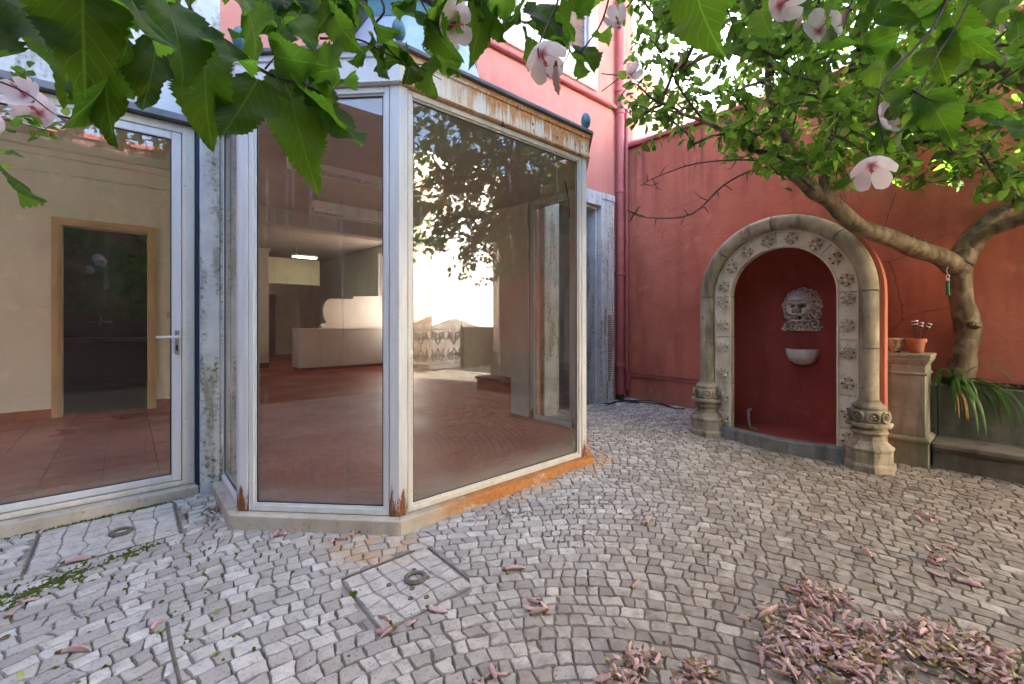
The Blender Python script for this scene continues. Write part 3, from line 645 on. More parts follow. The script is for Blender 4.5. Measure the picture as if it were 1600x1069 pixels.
# fascia and roof
for i in range(5):
    fi = MB(); a0 = inset(SILL, .035)[i:i+2]; a1 = inset(SILL, .12)[i:i+2]; strip(fi, a0, a1, 2.668, 2.865)
    b0 = inset(SILL, .024)[i:i+2]; strip(fi, b0, a0, 2.825, 2.862)
    c0 = inset(SILL, .026)[i:i+2]; strip(fi, c0, a0, 2.672, 2.682)
    fi.build('fascia', M['fascia_rust'] if i in (2, 3) else M['alu'], bay, bevel=.003, label='rust-streaked fascia board' if i in (2, 3) else None)
eo = inset(SILL, -.002)
cen = V(2.12, 3.93, 0)
def ringk(k, z, cut=3.93): 
    r = [(cen.x+(p[0]-cen.x)*k, cen.y+(p[1]-cen.y)*k, z) for p in eo]; r[0] = (r[0][0], cut, z); r[-1] = (r[-1][0], cut, z); return r
mb = MB(); strip(mb, eo, inset(SILL, .2), 2.868, 2.892); mb.build('roof_edge', M['lead'], bay, bevel=.003)
mb = MB(); mb.rings([ringk(k, z) for k, z in ((.97, 2.893), (.8, 2.93), (.62, 3.02), (.5, 3.17), (.42, 3.42), (.37, 3.68), (.34, 3.86))], closed=False, cap=False); mb.build('roof', M['zinc'], bay, smooth=180)
mb = MB(); mb.rings([ringk(.345, 3.85), ringk(.345, 4.02), ringk(.335, 4.02)], closed=False, cap=False); mb.build('lantern', M['teal'], bay)
mb = MB(); mb.rings([ringk(k, z) for k, z in ((.35, 4.02), (.375, 4.03), (.375, 4.045), (.40, 4.075), (.41, 4.08), (.41, 4.11), (.30, 4.13))], closed=False, cap=False); mb.build('cornice', M['copper'], bay)
mb = MB(); mb.rings([ringk(.30, 4.12), ringk(.05, 4.16)], closed=False); mb.build('lantern_top', M['lead'], bay)
def finial(p, s=1.):
    mb = MB(); pr = [(.030, 0), (.030, .008), (.015, .018), (.012, .034), (.018, .040), (.030, .055), (.040, .080), (.0425, .105), (.038, .135), (.026, .160), (.012, .174), (.001, .178)]
    mb.lathe([(r*s, z*s) for r, z in pr], p, 20); mb.build('finial', M['teal_finial'], bay, smooth=50)
for i in (1, 2, 3, 4): q = inset(SILL, .06)[i]; finial((q[0], q[1], 2.89))
for i in (1, 2, 3, 4): q = ringk(.375, 4.11)[i]; finial(q, .8)
# ================================================================== INTERIOR
def struct(name, mb, m, **k): return mb.build(name, m, kind='structure', **k)
fin = inset(SILL, .16); fz = .10
mb = MB(); poly = [(.52, 3.99), (fin[0][0], 3.97), fin[1], fin[2], fin[3], fin[4], (fin[5][0], 3.97), (5.55, 3.99), (5.55, 17.4), (.52, 17.4)]
mb.prism([(fin[0][0], 4.23), fin[0], fin[1], fin[2], fin[3], fin[4], fin[5], (fin[5][0], 4.23)], -.05, fz)
mb.box(.52, 5.55, 4.23, 17.4, -.05, fz); struct('hall_floor', mb, M['clay_floor'])
fo = struct('side_room_floor', MB().box(-6.5, .52, 4.05, 9.5, -.05, fz-.012), M['grout'])
cnt = 0
for i in range(22):
    for j in range(12):
        x = .515-.33*(i+1)+.003; y = 4.056+.33*j
        if y > 7.9: continue
        mb = MB(); mb.box(x, x+.324, y, y+.324, fz-.014, fz+R_.uniform(-.0012, .0008)); mb.build('tile', M['clay_tile'], fo); cnt += 1
ce = MB()
for q in ((-6.5, -5.6, 4.23, 17.4), (-3.6, 5.55, 4.23, 17.4), (-5.6, -3.6, 4.23, 5.0), (-5.6, -3.6, 7.4, 17.4)): ce.box(*q, 3.42, 3.5)
struct('ceiling', ce, M['ceiling'])      # opening added over the unseen end of the side room to light the interior
struct('bay_ceiling', MB().prism([(x, y) for x, y in inset(SILL, .12)[:-1]]+[(3.68, 3.97), (3.68, 4.23), (.56, 4.23), (.56, 3.97)], 2.70, 2.78), M['ceiling'])
w1 = MB(); wall_boxes(w1, -6.5, 1.30, 7.62, 7.78, fz, 3.42, [(-.60, .20, fz, 2.42)]); w1.box(1.14, 1.30, 7.78, 12.6, fz, 3.42); struct('wall_back', w1, M['inner_wall'])
wr = MB()
for (a, c, z0, z1) in ((4.23, 4.45, fz, 3.42), (4.45, 5.6, fz, .9), (4.45, 5.6, 3.1, 3.42), (5.6, 10.25, fz, 3.42), (10.25, 12.1, fz, .9), (10.25, 12.1, 3.2, 3.42), (12.1, 17.4, fz, 3.42)): wr.box(5.42, 5.55, a, c, z0, z1)
struct('wall_right', wr, M['inner_wall'])
for (a, c, z1) in ((4.45, 5.6, 3.1), (10.25, 12.1, 3.2)):
    f = MB()
    for (y0, y1, q0, q1) in ((a, a+.05, .9, z1), (c-.05, c, .9, z1), ((a+c)/2-.03, (a+c)/2+.03, .95, z1-.05), (a+.05, c-.05, .9, .95), (a+.05, c-.05, z1-.05, z1)): f.box(5.50, 5.545, y0, y1, q0, q1)
    f.build('added_side_window', M['alu'], house)  # unseen windows added to brighten the hall
lin = MB(); lin.box(3.66, 3.681, 3.93, 4.245, fz, 2.70); lin.box(3.681, 5.42, 4.222, 4.245, fz, 3.42); lin.box(.556, .58, 3.93, 4.245, fz, 2.70); lin.box(.40, .556, 4.222, 4.245, fz, 3.42); lin.box(.556, 3.66, 4.0, 4.245, 2.79, 3.42)
struct('wall_lining', lin, M['inner_wall'])
struct('wall_left', MB().box(-6.6, -6.5, 4.0, 9.6, fz, 3.42), M['inner_wall'])
w2 = MB(); wall_boxes(w2, -3, 5.42, 17.2, 17.4, fz, 3.42, []); w2.box(-3, 1.14, 12.6, 12.75, fz, 3.42); struct('wall_far', w2, M['cream_wall'])
mb = MB(); mb.box(-6.5, -.68, 7.60, 7.62, fz, fz+.11); mb.box(.29, 1.3, 7.60, 7.62, fz, fz+.11); mb.box(1.30, 1.32, 7.6, 12.6, fz, fz+.11); mb.box(5.40, 5.42, 4.3, 17.2, fz, fz+.11); struct('skirting', mb, M['skirt'])
mb = MB(); mb.box(-6.5, 1.30, 7.50, 7.62, 3.30, 3.42); mb.box(-6.5, 1.30, 7.56, 7.62, 3.22, 3.30); mb.box(-6.5, 1.34, 7.585, 7.62, 3.02, 3.05); struct('cornice', mb, M['inner_wall'], bevel=.02)
struct('ceiling_beam', MB().box(1.30, 5.42, 9.3, 9.6, 3.10, 3.42), M['inner_wall'])
# pier of the facade seen inside the bay and the dark kitchen beyond the doorway
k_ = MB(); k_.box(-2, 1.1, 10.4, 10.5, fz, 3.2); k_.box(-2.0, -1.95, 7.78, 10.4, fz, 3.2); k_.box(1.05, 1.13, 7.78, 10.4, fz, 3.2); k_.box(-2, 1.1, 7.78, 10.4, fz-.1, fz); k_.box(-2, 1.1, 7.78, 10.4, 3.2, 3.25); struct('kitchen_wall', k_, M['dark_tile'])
sk = empty('kitchen_sink', (-.2, 10.1, 0), 'dark sink with wall tap seen through the side room doorway', 'sink')
MB().box(-1.2, .5, 9.9, 10.38, .92, .98).build('worktop', simple('grey_worktop', (.12, .11, .1), .3), sk, bevel=.01)
MB().box(-1.2, .5, 10.0, 10.38, .25, .92).build('cabinet', simple('dark_cabinet', (.03, .028, .025), .5), sk, bevel=.01)
mb = MB(); mb.tube([(-.5, 10.37, 1.25), (-.2, 10.37, 1.25)], .015, 8); mb.tube([(-.35, 10.37, 1.25), (-.35, 10.25, 1.35), (-.35, 10.15, 1.2)], .01, 8); mb.build('tap', M['chrome'], sk, smooth=60)
dc = empty('doorway_casing', (-.2, 7.6, fz), 'tan wooden door casing round the dark doorway behind the glass door', 'door frame')
for nm, (x0, x1, z0, z1) in (('jamb', (-.69, -.60, fz, 2.42)), ('jamb', (.20, .29, fz, 2.42)), ('head', (-.69, .29, 2.42, 2.51))):
    m2 = MB(); m2.box(x0, x1, 7.585, 7.62, z0, z1)
    if nm == 'jamb': m2.box((x0+x1)/2-.02, (x0+x1)/2+.02, 7.572, 7.586, z0, z1)
    else: m2.box(x0, x1, 7.572, 7.586, z0+.025, z0+.065)
    m2.build(nm, M['casing'], dc, bevel=.006)
sw = MB(); sw.box(.40, .47, 7.603, 7.62, 1.30, 1.39); sw.build('light_switch', M['casing'], label='small brown light switch right of the dark doorway', cat='switch', loc=(.43, 7.61, 1.35), bevel=.004)
# columns, counter, curved board
for (x, y, lab) in ((2.55, 12.6, 'white square column far inside the hall'), (1.42, 9.45, 'white pilaster under the ceiling beam, at the left wall of the hall')):
    t = empty('column', (x, y, fz), lab, 'column')
    MB().box(x-.14, x+.14, y-.14, y+.14, fz+.12, 3.02).build('shaft', M['inner_wall'], t, bevel=.01)
    MB().box(x-.17, x+.17, y-.17, y+.17, 3.02, 3.10).build('capital', M['inner_wall'], t, bevel=.015)
    MB().box(x-.15, x+.15, y-.15, y+.15, fz, fz+.12).build('base', M['skirt'], t)
ct = empty('reception_counter', (4.1, 11.2, fz), 'long white reception counter with a red plinth inside the hall', 'counter')
MB().box(3.0, 5.40, 11.0, 11.55, fz+.07, 1.06).build('body', M['white_board'], ct, bevel=.005)
MB().box(3.02, 5.40, 11.02, 11.53, fz, fz+.07).build('plinth', M['skirt'], ct)
MB().box(2.98, 5.41, 10.98, 11.57, 1.06, 1.085).build('countertop', M['white_board'], ct, bevel=.004)
cv = MB(); pf = [(3.72, 1.13), (3.73, 1.19), (3.78, 1.215), (3.84, 1.21)]
pf += [(3.99-.21*math.cos(a)*1.0, 1.52+.33*math.sin(a)) for a in np.linspace(-.9, PI/2, 14)] + [(4.55, 1.86), (4.56, 1.93), (5.40, 1.97), (5.40, 1.13)]
cv.rings([[(x, 11.75, z) for x, z in pf], [(x, 11.85, z) for x, z in pf]]); cv.build('curved_board', M['white_board'], label='white board with a rounded scroll end standing behind the counter', cat='board', loc=(4.5, 11.8, 1.1))
MB().box(3.70, 5.40, 11.6, 11.9, fz, 1.128).build('board_stand', M['white_board'], label='low white stand under the scroll-ended board', cat='stand', loc=(4.5, 11.75, .1))
MB().box(2.9, 3.9, 17.1, 17.19, fz, 2.2).build('interior_door', M['brown_door'], label='brown wooden door in the far wall of the hall', cat='door', loc=(3.4, 17.1, .1), bevel=.01)
bc = MB(); bc.box(2.7, 2.9, 14.0, 14.15, fz, 3.1); bc.box(2.9, 4.4, 14.0, 14.15, 2.35, 3.1); struct('partition', bc, M['cream_wall'])
def ceil_light(x0, x1, y, lab, n=26):
    t = empty('ceiling_light', ((x0+x1)/2, y, 3.4), lab, 'ceiling light', 'louvred strip lights on the hall ceiling')
    MB().box(x0, x1, y-.14, y+.14, 3.30, 3.419).build('housing', M['louvre'], t, bevel=.005)
    for k in range(n):
        x = x0+.03+(x1-x0-.06)*k/(n-1); MB().box(x-.004, x+.004, y-.10, y+.10, 3.235, 3.30).build('fin', M['louvre'], t)
    for s_ in (-1, 1): MB().box(x0, x1, y+s_*.12-.015, y+s_*.12+.015, 3.22, 3.31).build('side', M['louvre'], t)
    MB().box(x0+.02, x1-.02, y-.10, y+.10, 3.29, 3.301).build('tray', M['reflector'], t)
ceil_light(1.55, 3.75, 6.1, 'louvred strip light nearest the glass'); ceil_light(2.5, 4.6, 8.4, 'louvred strip light farther in, before the beam')
ll = empty('strip_light', (3.75, 12.9, 3.0), 'lit greenish fluorescent strip light deep in the hall', 'lamp')
MB().box(3.35, 3.98, 12.8, 13.0, 3.03, 3.08).build('housing', M['louvre'], ll); MB().box(3.37, 3.96, 12.83, 12.97, 3.0, 3.03).build('tube', M['lamp'], ll)
MB().tube([(3.45, 12.9, 3.08), (3.45, 12.9, 3.42)], .01, 6).build('rod', M['louvre'], ll)
# ================================================================== RED WALL AND NICHE
rw = MB(); rings = []
ys = [3.915-(3.915+1.50)*k/60 for k in range(61)]
tri = MB(); nz = 40
for j in range(61):
    for k in range(nz+1):
        z = -.05+(3.83+.05)*k/nz; y = ys[j]; tri.v.append((5.66+.012*mnoise.noise(V(0, y*1.3, z*1.3))+.004*mnoise.noise(V(0, y*6, z*6)), y, z))
tri.f = [(j*(nz+1)+k, (j+1)*(nz+1)+k, (j+1)*(nz+1)+k+1, j*(nz+1)+k+1) for j in range(60) for k in range(nz)]
tri.box(5.70, 5.95, -1.50, 3.915, -.05, 3.83); tri.box(5.64, 5.70, -1.508, -1.498, -.05, 3.83)
gw = empty('garden_wall', (5.8, 1, 0), 'tall red plastered garden wall behind the niche and the tree', 'wall')
tri.build('wall', M['red'], gw, smooth=180)
cp = MB(); cp.box(5.60, 6.0, -1.53, 3.915, 3.832, 3.885); cp.build('coping', M['coping'], gw, bevel=.01)
cp = MB(); cp.add([(5.62, -1.53, 3.886), (5.62, 3.91, 3.886), (5.84, 3.91, 4.03), (5.84, -1.53, 4.03), (6.0, 3.91, 3.886), (6.0, -1.53, 3.886)], [(0,3,2,1), (3,5,4,2), (1,2,4), (0,5,3)]); cp.build('coping_slope', M['coping'], gw)
for z in (.50, .455):
    t_ = MB(); t_.tube([(5.635, 3.87, z+.01), (5.635, 3.2, z), (5.635, 2.15, z-.015)], .0085, 8); t_.build('conduit', M['pinkpipe'], gw, smooth=60)
for y in (3.5, 3.1, 2.7, 2.4): MB().box(5.62, 5.655, y-.006, y+.006, .44, .525).build('clip', M['pinkpipe'], gw)
# the niche: a half-round apse in front of the wall
NX, NY, NS = 4.72, 1.525, 1.51
ni = empty('wall_niche', (NX, NY, .06), 'arched stone niche with carved rosettes and a red hollow, standing against the red wall', 'fountain niche')
def apse(r, z0, nseg=32, narc=14, hood=True):
    """rings from the ground up: half circle plan, then quarter sphere"""
    R = []
    for z in np.linspace(z0, NS, 8): R.append([(NX+.06+r*math.sin(a), NY+r*math.cos(a), z) for a in np.linspace(0, PI, nseg+1)])
    for e in np.linspace(0, PI/2, narc)[1:]:
        R.append([(NX+.06+r*math.cos(e)*math.sin(a), NY+r*math.cos(e)*math.cos(a), NS+r*math.sin(e)) for a in np.linspace(0, PI, nseg+1)])
    return R
MB().rings(apse(.60, .05), closed=False, cap=False).build('hollow', M['niche_red'], ni, smooth=180)
MB().rings(apse(.775, -.05), closed=False, cap=False).build('apse', M['red'], ni, smooth=180, label='rounded red outer shell of the niche')
mb = MB(); mb.prism([(NX-.05, NY+.62)]+[(NX+.06+.62*math.sin(a), NY+.62*math.cos(a)) for a in np.linspace(0, PI, 20)]+[(NX-.05, NY-.62)], 0, .13); mb.build('niche_floor', M['niche_red'], ni)
def arch_path(r, z0, z1=None, a0=None, a1=None, side=0, n=20):
    """(y, z, outward y, outward z)"""
    if side: return [(NY+side*r, z, side, 0) for z in (z0, z1)]
    return [(NY+r*math.cos(a), NS+r*math.sin(a), math.cos(a), math.sin(a)) for a in np.linspace(a0, a1, n)]
def sweep(mb, path, prof, centre):
    R = []
    for (y, z, oy, oz) in path: R.append([(NX+px, y+(pr)*oy, z+(pr)*oz) for pr, px in prof])
    return mb.rings(R)
roll = [(.069*math.cos(a), .068*math.sin(a)-.06) for a in np.linspace(0, 2*PI, 17)[:-1]]
rollr = .680
for (a0, a1) in ((.006, .70), (.712, 1.50), (1.512, 2.33), (2.342, PI-.006)):
    p = [(y-0, z, oy, oz) for y, z, oy, oz in arch_path(rollr, 0, None, a0, a1)]; sweep(MB(), p, roll, 0).build('arch_stone', M['arch_stone'], ni, smooth=50) if False else None
    mb = MB(); sweep(mb, p, roll, 0); mb.build('arch_stone', M['arch_stone'], ni, smooth=50)
    mb = MB(); sweep(mb, arch_path(.523, 0, None, a0, a1), [(-.072, -.02), (.075, -.02), (.075, .06), (-.072, .06)], 0); mb.build('voussoir', M['band_stone'], ni, bevel=.004)
for sd in (1, -1):
    for (z0, z1) in ((.60, 1.03), (1.036, 1.506)):
        mb = MB(); sweep(mb, [(NY+sd*rollr, z, sd, 0) for z in (z0, (z0+z1)/2, z1)], roll, 0); mb.build('shaft', M['arch_stone'], ni, smooth=50)
    for (z0, z1) in ((.10, .325), (.33, .61), (.615, 1.09), (1.095, 1.506)):
        mb = MB(); sweep(mb, [(NY+sd*.523, z, sd, 0) for z in (z0, z1)], [(-.072, -.02), (.075, -.02), (.075, .06), (-.072, .06)], 0); mb.build('jamb_block', M['band_stone'], ni, bevel=.005)
# slim beads either side of the carved band, and the edge fillet
full = lambda r: [(NY+r, z, 1, 0) for z in (.10, .8, 1.5)]+arch_path(r, 0, None, .01, PI-.01, n=40)+[(NY-r, z, -1, 0) for z in (1.5, .8, .10)]
for r, rr, nm in ((.606, .013, 'bead'), (.458, .010, 'bead')):
    mb = MB(); sweep(mb, full(r), [(rr*math.cos(a), rr*math.sin(a)-.024) for a in np.linspace(0, 2*PI, 9)[:-1]], 0); mb.build(nm, M['band_stone'], ni, smooth=60)
mb = MB(); sweep(mb, full(.68), [(-.09, -.01), (.095, -.01), (.095, .07), (-.09, .07)], 0); mb.build('backing_ring', M['red'], ni)
M['crevice_shade'] = simple('rosette_crevice_shade', (.17, .14, .10), .95)  # dark tone for the shade painted between rosette petals
def rosette(style):
    mb = MB(); P = 5 if style else 6
    for k in range(P):
        a = 2*PI*k/P+.3*style
        for (r0, wd, h, L) in ((.012, .017, .034, .056), ):
            c, s_ = math.cos(a), math.sin(a); n = V(-s_, c, 0); d = V(c, s_, 0)
            pts = [(d*r0, .006, .010), (d*(L*.45), wd, h), (d*(L*.8), wd*.8, h*.9), (d*L, .003, .004)]
            R = []
            for p, w_, hh in pts: R.append([p-n*w_, p-n*w_*.45+V(0,0,hh), p+V(0,0,hh*.45), p+n*w_*.45+V(0,0,hh), p+n*w_, p-V(0,0,.01)])
            mb.rings(R)
    mb.rings([[(r*math.cos(q), r*math.sin(q), z) for q in np.linspace(0, 2*PI, 9)[:-1]] for r, z in ((.013, .0), (.015, .014), (.010, .024), (.003, .028))])
    if style == 0:
        for k in range(4):
            a = PI/4+k*PI/2; mb.rings([[(.042*math.cos(a)+r*math.cos(q), .042*math.sin(a)+r*math.sin(q), z) for q in np.linspace(0, 2*PI, 7)[:-1]] for r, z in ((.007, .0), (.007, .010), (.003, .014))])
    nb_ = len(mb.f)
    for k in range(P):      # flat dark quads between the petals, painting in the crevice shade
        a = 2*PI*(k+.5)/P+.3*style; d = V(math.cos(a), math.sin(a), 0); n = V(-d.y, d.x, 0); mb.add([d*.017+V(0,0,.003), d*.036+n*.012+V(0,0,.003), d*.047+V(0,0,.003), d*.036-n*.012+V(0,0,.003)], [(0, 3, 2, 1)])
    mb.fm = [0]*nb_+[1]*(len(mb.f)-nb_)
    me = mb.build('rosette', [M['band_stone'], M['crevice_shade']], smooth=40); return me
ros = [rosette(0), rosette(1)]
def place_ros(k, y, z, ang, s_=1.):
    o = ros[k].copy() if ros[k].parent else ros[k]
    if o is not ros[k]: COL.objects.link(o)
    o.parent = ni; o.matrix_local = Matrix.Translation(V(NX-.022, y, z)-ORG[ni.name]) @ Matrix.Rotation(-PI/2, 4, 'Y') @ Matrix.Rotation(ang, 4, 'Z') @ Matrix.Diagonal((s_, s_, 1.15, 1))
    return o
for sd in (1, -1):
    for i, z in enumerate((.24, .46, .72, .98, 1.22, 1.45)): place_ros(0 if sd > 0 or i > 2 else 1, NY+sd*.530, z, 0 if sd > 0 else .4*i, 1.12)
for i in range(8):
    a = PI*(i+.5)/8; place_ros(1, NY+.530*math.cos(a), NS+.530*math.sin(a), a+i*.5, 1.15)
# column bases: octagonal, moulded, with round medallions
def base(cy, z0):
    cx = NX-.06; s8 = lambda r: r/math.cos(PI/8)
    mb = MB(); mb.lathe([(s8(.165), z0-.06), (s8(.168), z0+.045), (s8(.158), z0+.06), (s8(.15), z0+.065), (s8(.15), z0+.16), (s8(.16), z0+.17), (s8(.16), z0+.185), (s8(.135), z0+.205), (s8(.105), z0+.24), (s8(.098), z0+.285), (s8(.102), z0+.29)], (cx, cy, 0), 8, PI/8); p = mb.build('column_base', M['arch_stone'], ni, bevel=.006)
    mb = MB(); mb.lathe([(.10, z0+.288), (.122, z0+.295), (.130, z0+.308), (.122, z0+.322), (.105, z0+.328), (.10, z0+.36)], (cx, cy, 0), 28); mb.build('ring_moulding', M['arch_stone'], p, smooth=60)
    mb = MB(); mb.lathe([(s8(.125), z0+.352), (s8(.15), z0+.358), (s8(.15), z0+.385), (s8(.13), z0+.39)], (cx, cy, 0), 8, PI/8); mb.build('abacus', M['arch_stone'], p, bevel=.005)
    mb = MB(); mb.lathe([(.115, z0+.39), (.128, z0+.42), (.130, z0+.45), (.118, z0+.485), (.10, z0+.495), (.11, z0+.50), (.115, z0+.515), (.105, z0+.53), (.082, z0+.545), (.080, z0+.56)], (cx, cy, 0), 28); mb.build('collar', M['arch_stone'], p, smooth=60)
    for k in range(8):
        a = PI/8+k*PI/4; c = V(cx+.128*math.cos(a), cy+.128*math.sin(a), z0+.44); d = V(math.cos(a), math.sin(a), 0); n_ = V(-d.y, d.x, 0); u = V(0, 0, 1); m2 = MB()
        m2.tube([c+n_*.040*math.cos(q)+u*.040*math.sin(q) for q in np.linspace(0, 2*PI, 17)], .010, 6, cap=False)
        for j in range(3):
            q = PI/2+j*2*PI/3; m2.tube([c-d*.01, c+d*.012+n_*.014*math.cos(q)+u*.014*math.sin(q), c+n_*.024*math.cos(q)+u*.024*math.sin(q)-d*.005], [.006, .011, .005], 6)
        m2.build('medallion', M['arch_stone'], p, smooth=60)
base(NY+rollr, .058); base(NY-rollr, .035)
# curved kerb across the mouth
def kerb(a0, a1):
    mb = MB(); R = []
    for f in np.linspace(a0, a1, 12):
        y = NY+.56-1.12*f; bow = .13*math.sin(PI*f); x = NX-.02-bow; R.append([(x-.045, y, gz(x, y)-.03), (x-.045, y, .155), (x-.035, y, .165), (x+.07, y, .165), (x+.08, y, .155), (x+.08, y, -.03)])
    mb.rings(R); mb.build('kerb_stone', M['kerb_stone'], ni, smooth=30)
kerb(0, .60); kerb(.605, 1.0)
hs = MB(); hs.tube([(NX+.40, NY+.42, .30), (NX+.34, NY+.42, .30), (NX+.29, NY+.40, .22), (NX+.27, NY+.38, .14), (NX+.25, NY+.36, .132), (NX+.22, NY+.30, .135)], .014, 10); hs.build('hose', M['hose'], smooth=60, loc=(NX+.3, NY+.4, .14), label='short bent grey hose on the floor inside the niche', cat='hose')
# ---- carved mask: relief of a bearded face
def mask():
    W_, H_ = .43, .46; nu, nv = 110, 118; mb = MB(); Z = {}; HH = np.zeros((nv+1, nu+1))
    def g2(u, v, cu, cv, su, sv): return math.exp(-((u-cu)/su)**2-((v-cv)/sv)**2)
    for j in range(nv+1):
        for i in range(nu+1):
            u = -1+2*i/nu; v = -1+2*j/nv
            rad = 1+.022*math.sin(9*math.atan2(v-.1, u))+.012*math.sin(23*math.atan2(v, u))
            R = math.sqrt((u/.93)**2+((v-.08)/.92)**2)/rad
            edge = 1/(1+math.exp((R-.93)*38)); foot = 1/(1+math.exp((abs(u)-(.72+.28*max(0, -v-.6)*2.4))*30))*1/(1+math.exp((v+.52)*22)); edge = max(edge, foot*.9)
            h = .055+.05*max(0, 1-R*R)
            fa = math.sqrt((u/.56)**2+((v-.15)/.62)**2); face = 1/(1+math.exp((fa-1)*12)); h += .035*face
            h += .035*g2(u, v, 0, .48, .35, .16)                                   # forehead
            for s_ in (-1, 1):
                h += .040*g2(u+0, v, s_*.24, .26+.10*abs(abs(u)-.1), .20, .055)       # brows
                h += .030*g2(u, v, s_*.10, .22, .08, .06)
                h -= .045*g2(u, v, s_*.21, .11, .14, .07)                         # sockets
                h += .022*g2(u, v, s_*.21, .10, .075, .035)
                h += .032*g2(u, v, s_*.34, -.08, .16, .14)                        # cheeks
                h += .030*g2(u, v, s_*.22, -.26+.12*abs(u), .2, .06)              # moustache
                h -= .02*g2(u, v, s_*.16, -.12, .05, .14)
                # scroll ends of the beard
                cx_, cy_ = s_*.56, -.70; rr = math.hypot(u-cx_, v-cy_); th = math.atan2(v-cy_, u-cx_)
                h += .030*math.exp(-(rr/.22)**2)*(1+.9*math.cos(38*rr-th*s_)); h -= .05*math.exp(-(rr/.05)**2)
                cx_, cy_ = s_*.30, -.62; rr = math.hypot(u-cx_, v-cy_); h += .02*math.exp(-(rr/.2)**2)*(1+math.cos(34*rr+2*math.atan2(v-cy_, u-cx_)))
            h += .060*g2(u, v, 0, .02, .075, .16)+.040*g2(u, v, 0, -.10, .13, .07)  # nose
            h += .028*g2(u, v, 0, -.52, .24, .07); h -= .10*g2(u, v, -.02, -.40, .085, .085); h += .02*g2(u, v, 0, -.72, .3, .12)
            ring = max(0, min(1, (fa-.95)*6)); th = math.atan2(v-.1, u)             # hair and beard in curls
            curl = mnoise.noise(V(u*5.5, v*5.5, 2))*.5+.5*math.sin(th*17+fa*9+2.5*mnoise.noise(V(u*4, v*4, 8)))
            h += ring*(.012*curl+.014*mnoise.noise(V(u*13, v*13, 1)))
            h += .005*mnoise.noise(V(u*22, v*22, 4))
            Z[i, j] = (edge, h); HH[j, i] = h
            h = .03+(h-.055)*1.75
            mb.v.append((5.375-edge*h, NY-u*W_/2, 1.385+v*H_/2+0))
    fs = []
    for j in range(nv):
        for i in range(nu):
            if max(Z[i, j][0], Z[i+1, j][0], Z[i, j+1][0], Z[i+1, j+1][0]) < .12: continue
            a = j*(nu+1)+i; fs.append((a, a+nu+1, a+nu+2, a+1))
    mb.f = fs
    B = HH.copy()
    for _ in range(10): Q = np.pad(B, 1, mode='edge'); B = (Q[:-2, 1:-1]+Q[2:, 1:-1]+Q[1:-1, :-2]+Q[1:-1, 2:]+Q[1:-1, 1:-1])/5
    cav = np.clip((B-HH-.0004)/.0045, 0, 1); mb.col = cav.ravel().tolist()     # shade painted into the hollows of the carving
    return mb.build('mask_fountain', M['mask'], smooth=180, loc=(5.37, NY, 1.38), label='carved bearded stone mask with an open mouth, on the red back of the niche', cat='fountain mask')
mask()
bs = MB(); R = []
for (r, z) in ((.025, .80), (.07, .81), (.115, .845), (.14, .89), (.150, .945), (.150, .965), (.130, .968), (.11, .93), (.05, .87), (.01, .86)):
    R.append([(5.365-r*1.0*math.sin(a)*(1+.02*math.cos(a*9)), NY+r*1.05*math.cos(a), z) for a in np.linspace(0, PI, 25)])
bs.rings(R, closed=True, cap=False); bs.build('wall_basin', M['basin_stone'], smooth=50, loc=(5.36, NY, .9), label='small half-round marble basin below the mask', cat='basin')
# ================================================================== PEDESTAL, BENCH, PLANTER
pd = empty('pedestal', (5.15, .665, .03), 'square stone pedestal carrying two flower pots, right of the niche', 'pedestal')
px0, px1, py0, py1 = 5.0, 5.34, .535, .80
def sqr(mb, prof, x0=px0, x1=px1, y0=py0, y1=py1): return mb.rings([[(x0-o, y0-o, z), (x1+o*0, y0-o, z), (x1+o*0, y1+o, z), (x0-o, y1+o, z)] for o, z in prof])
sqr(MB(), [(.02, 0), (.02, .235), (.03, .24), (.032, .262), (.02, .275), (.0, .285)]).build('base', M['pedestal_stone'], pd, bevel=.005)
sqr(MB(), [(0, .285), (0, .80)]).build('shaft', M['pedestal_stone'], pd, bevel=.006)
sqr(MB(), [(0, .80), (.012, .803), (.014, .818), (.0, .824), (0, .885), (.008, .895), (.026, .925), (.03, .93), (.03, .952), (.036, .957), (.036, .975), (.03, .98)]).build('cap', M['pedestal_stone'], pd, bevel=.004)
bn = empty('stone_bench', (5.2, -.7, .03), 'low dark stone bench in front of the planter', 'bench')
for k in range(2):
    y1 = .50-k*1.0; y0 = y1-.992
    MB().box(5.075, 5.40, y0, y1, -.08, .175).build('base_block', M['bench_stone'], bn, bevel=.006)
    m2 = MB(); m2.rings([[(x, y, z) for x, z in ((5.05, .195), (5.06, .18), (5.075, .176), (5.43, .176), (5.43, .252), (5.04, .252), (5.03, .243), (5.03, .215))] for y in (y0+.001, y1-.001)]); m2.build('seat_slab', M['bench_stone'], bn, bevel=.003)
pl = empty('planter', (5.5, -.6, .25), 'long dark rendered planter with soil and dry leaves, under the red wall', 'planter')
m2 = MB(); m2.box(5.405, 5.46, -1.5, .50, .12, .70); m2.box(5.46, 5.66, -1.5, -1.44, .12, .70); m2.box(5.405, 5.66, .50, .56, .12, .70); m2.build('wall', M['planter_stone'], pl, bevel=.012)
m2 = MB(); n = 60
for j in range(n+1):
    for i in range(7):
        y = -1.46+1.96*j/n; x = 5.45+.215*i/6; m2.v.append((x, y, .66+.06*i/6+.025*mnoise.noise(V(x*9, y*6, 1))))
m2.f = [(j*7+i, j*7+i+1, (j+1)*7+i+1, (j+1)*7+i) for j in range(n) for i in range(6)]; m2.build('soil', M['soil'], pl, smooth=180)
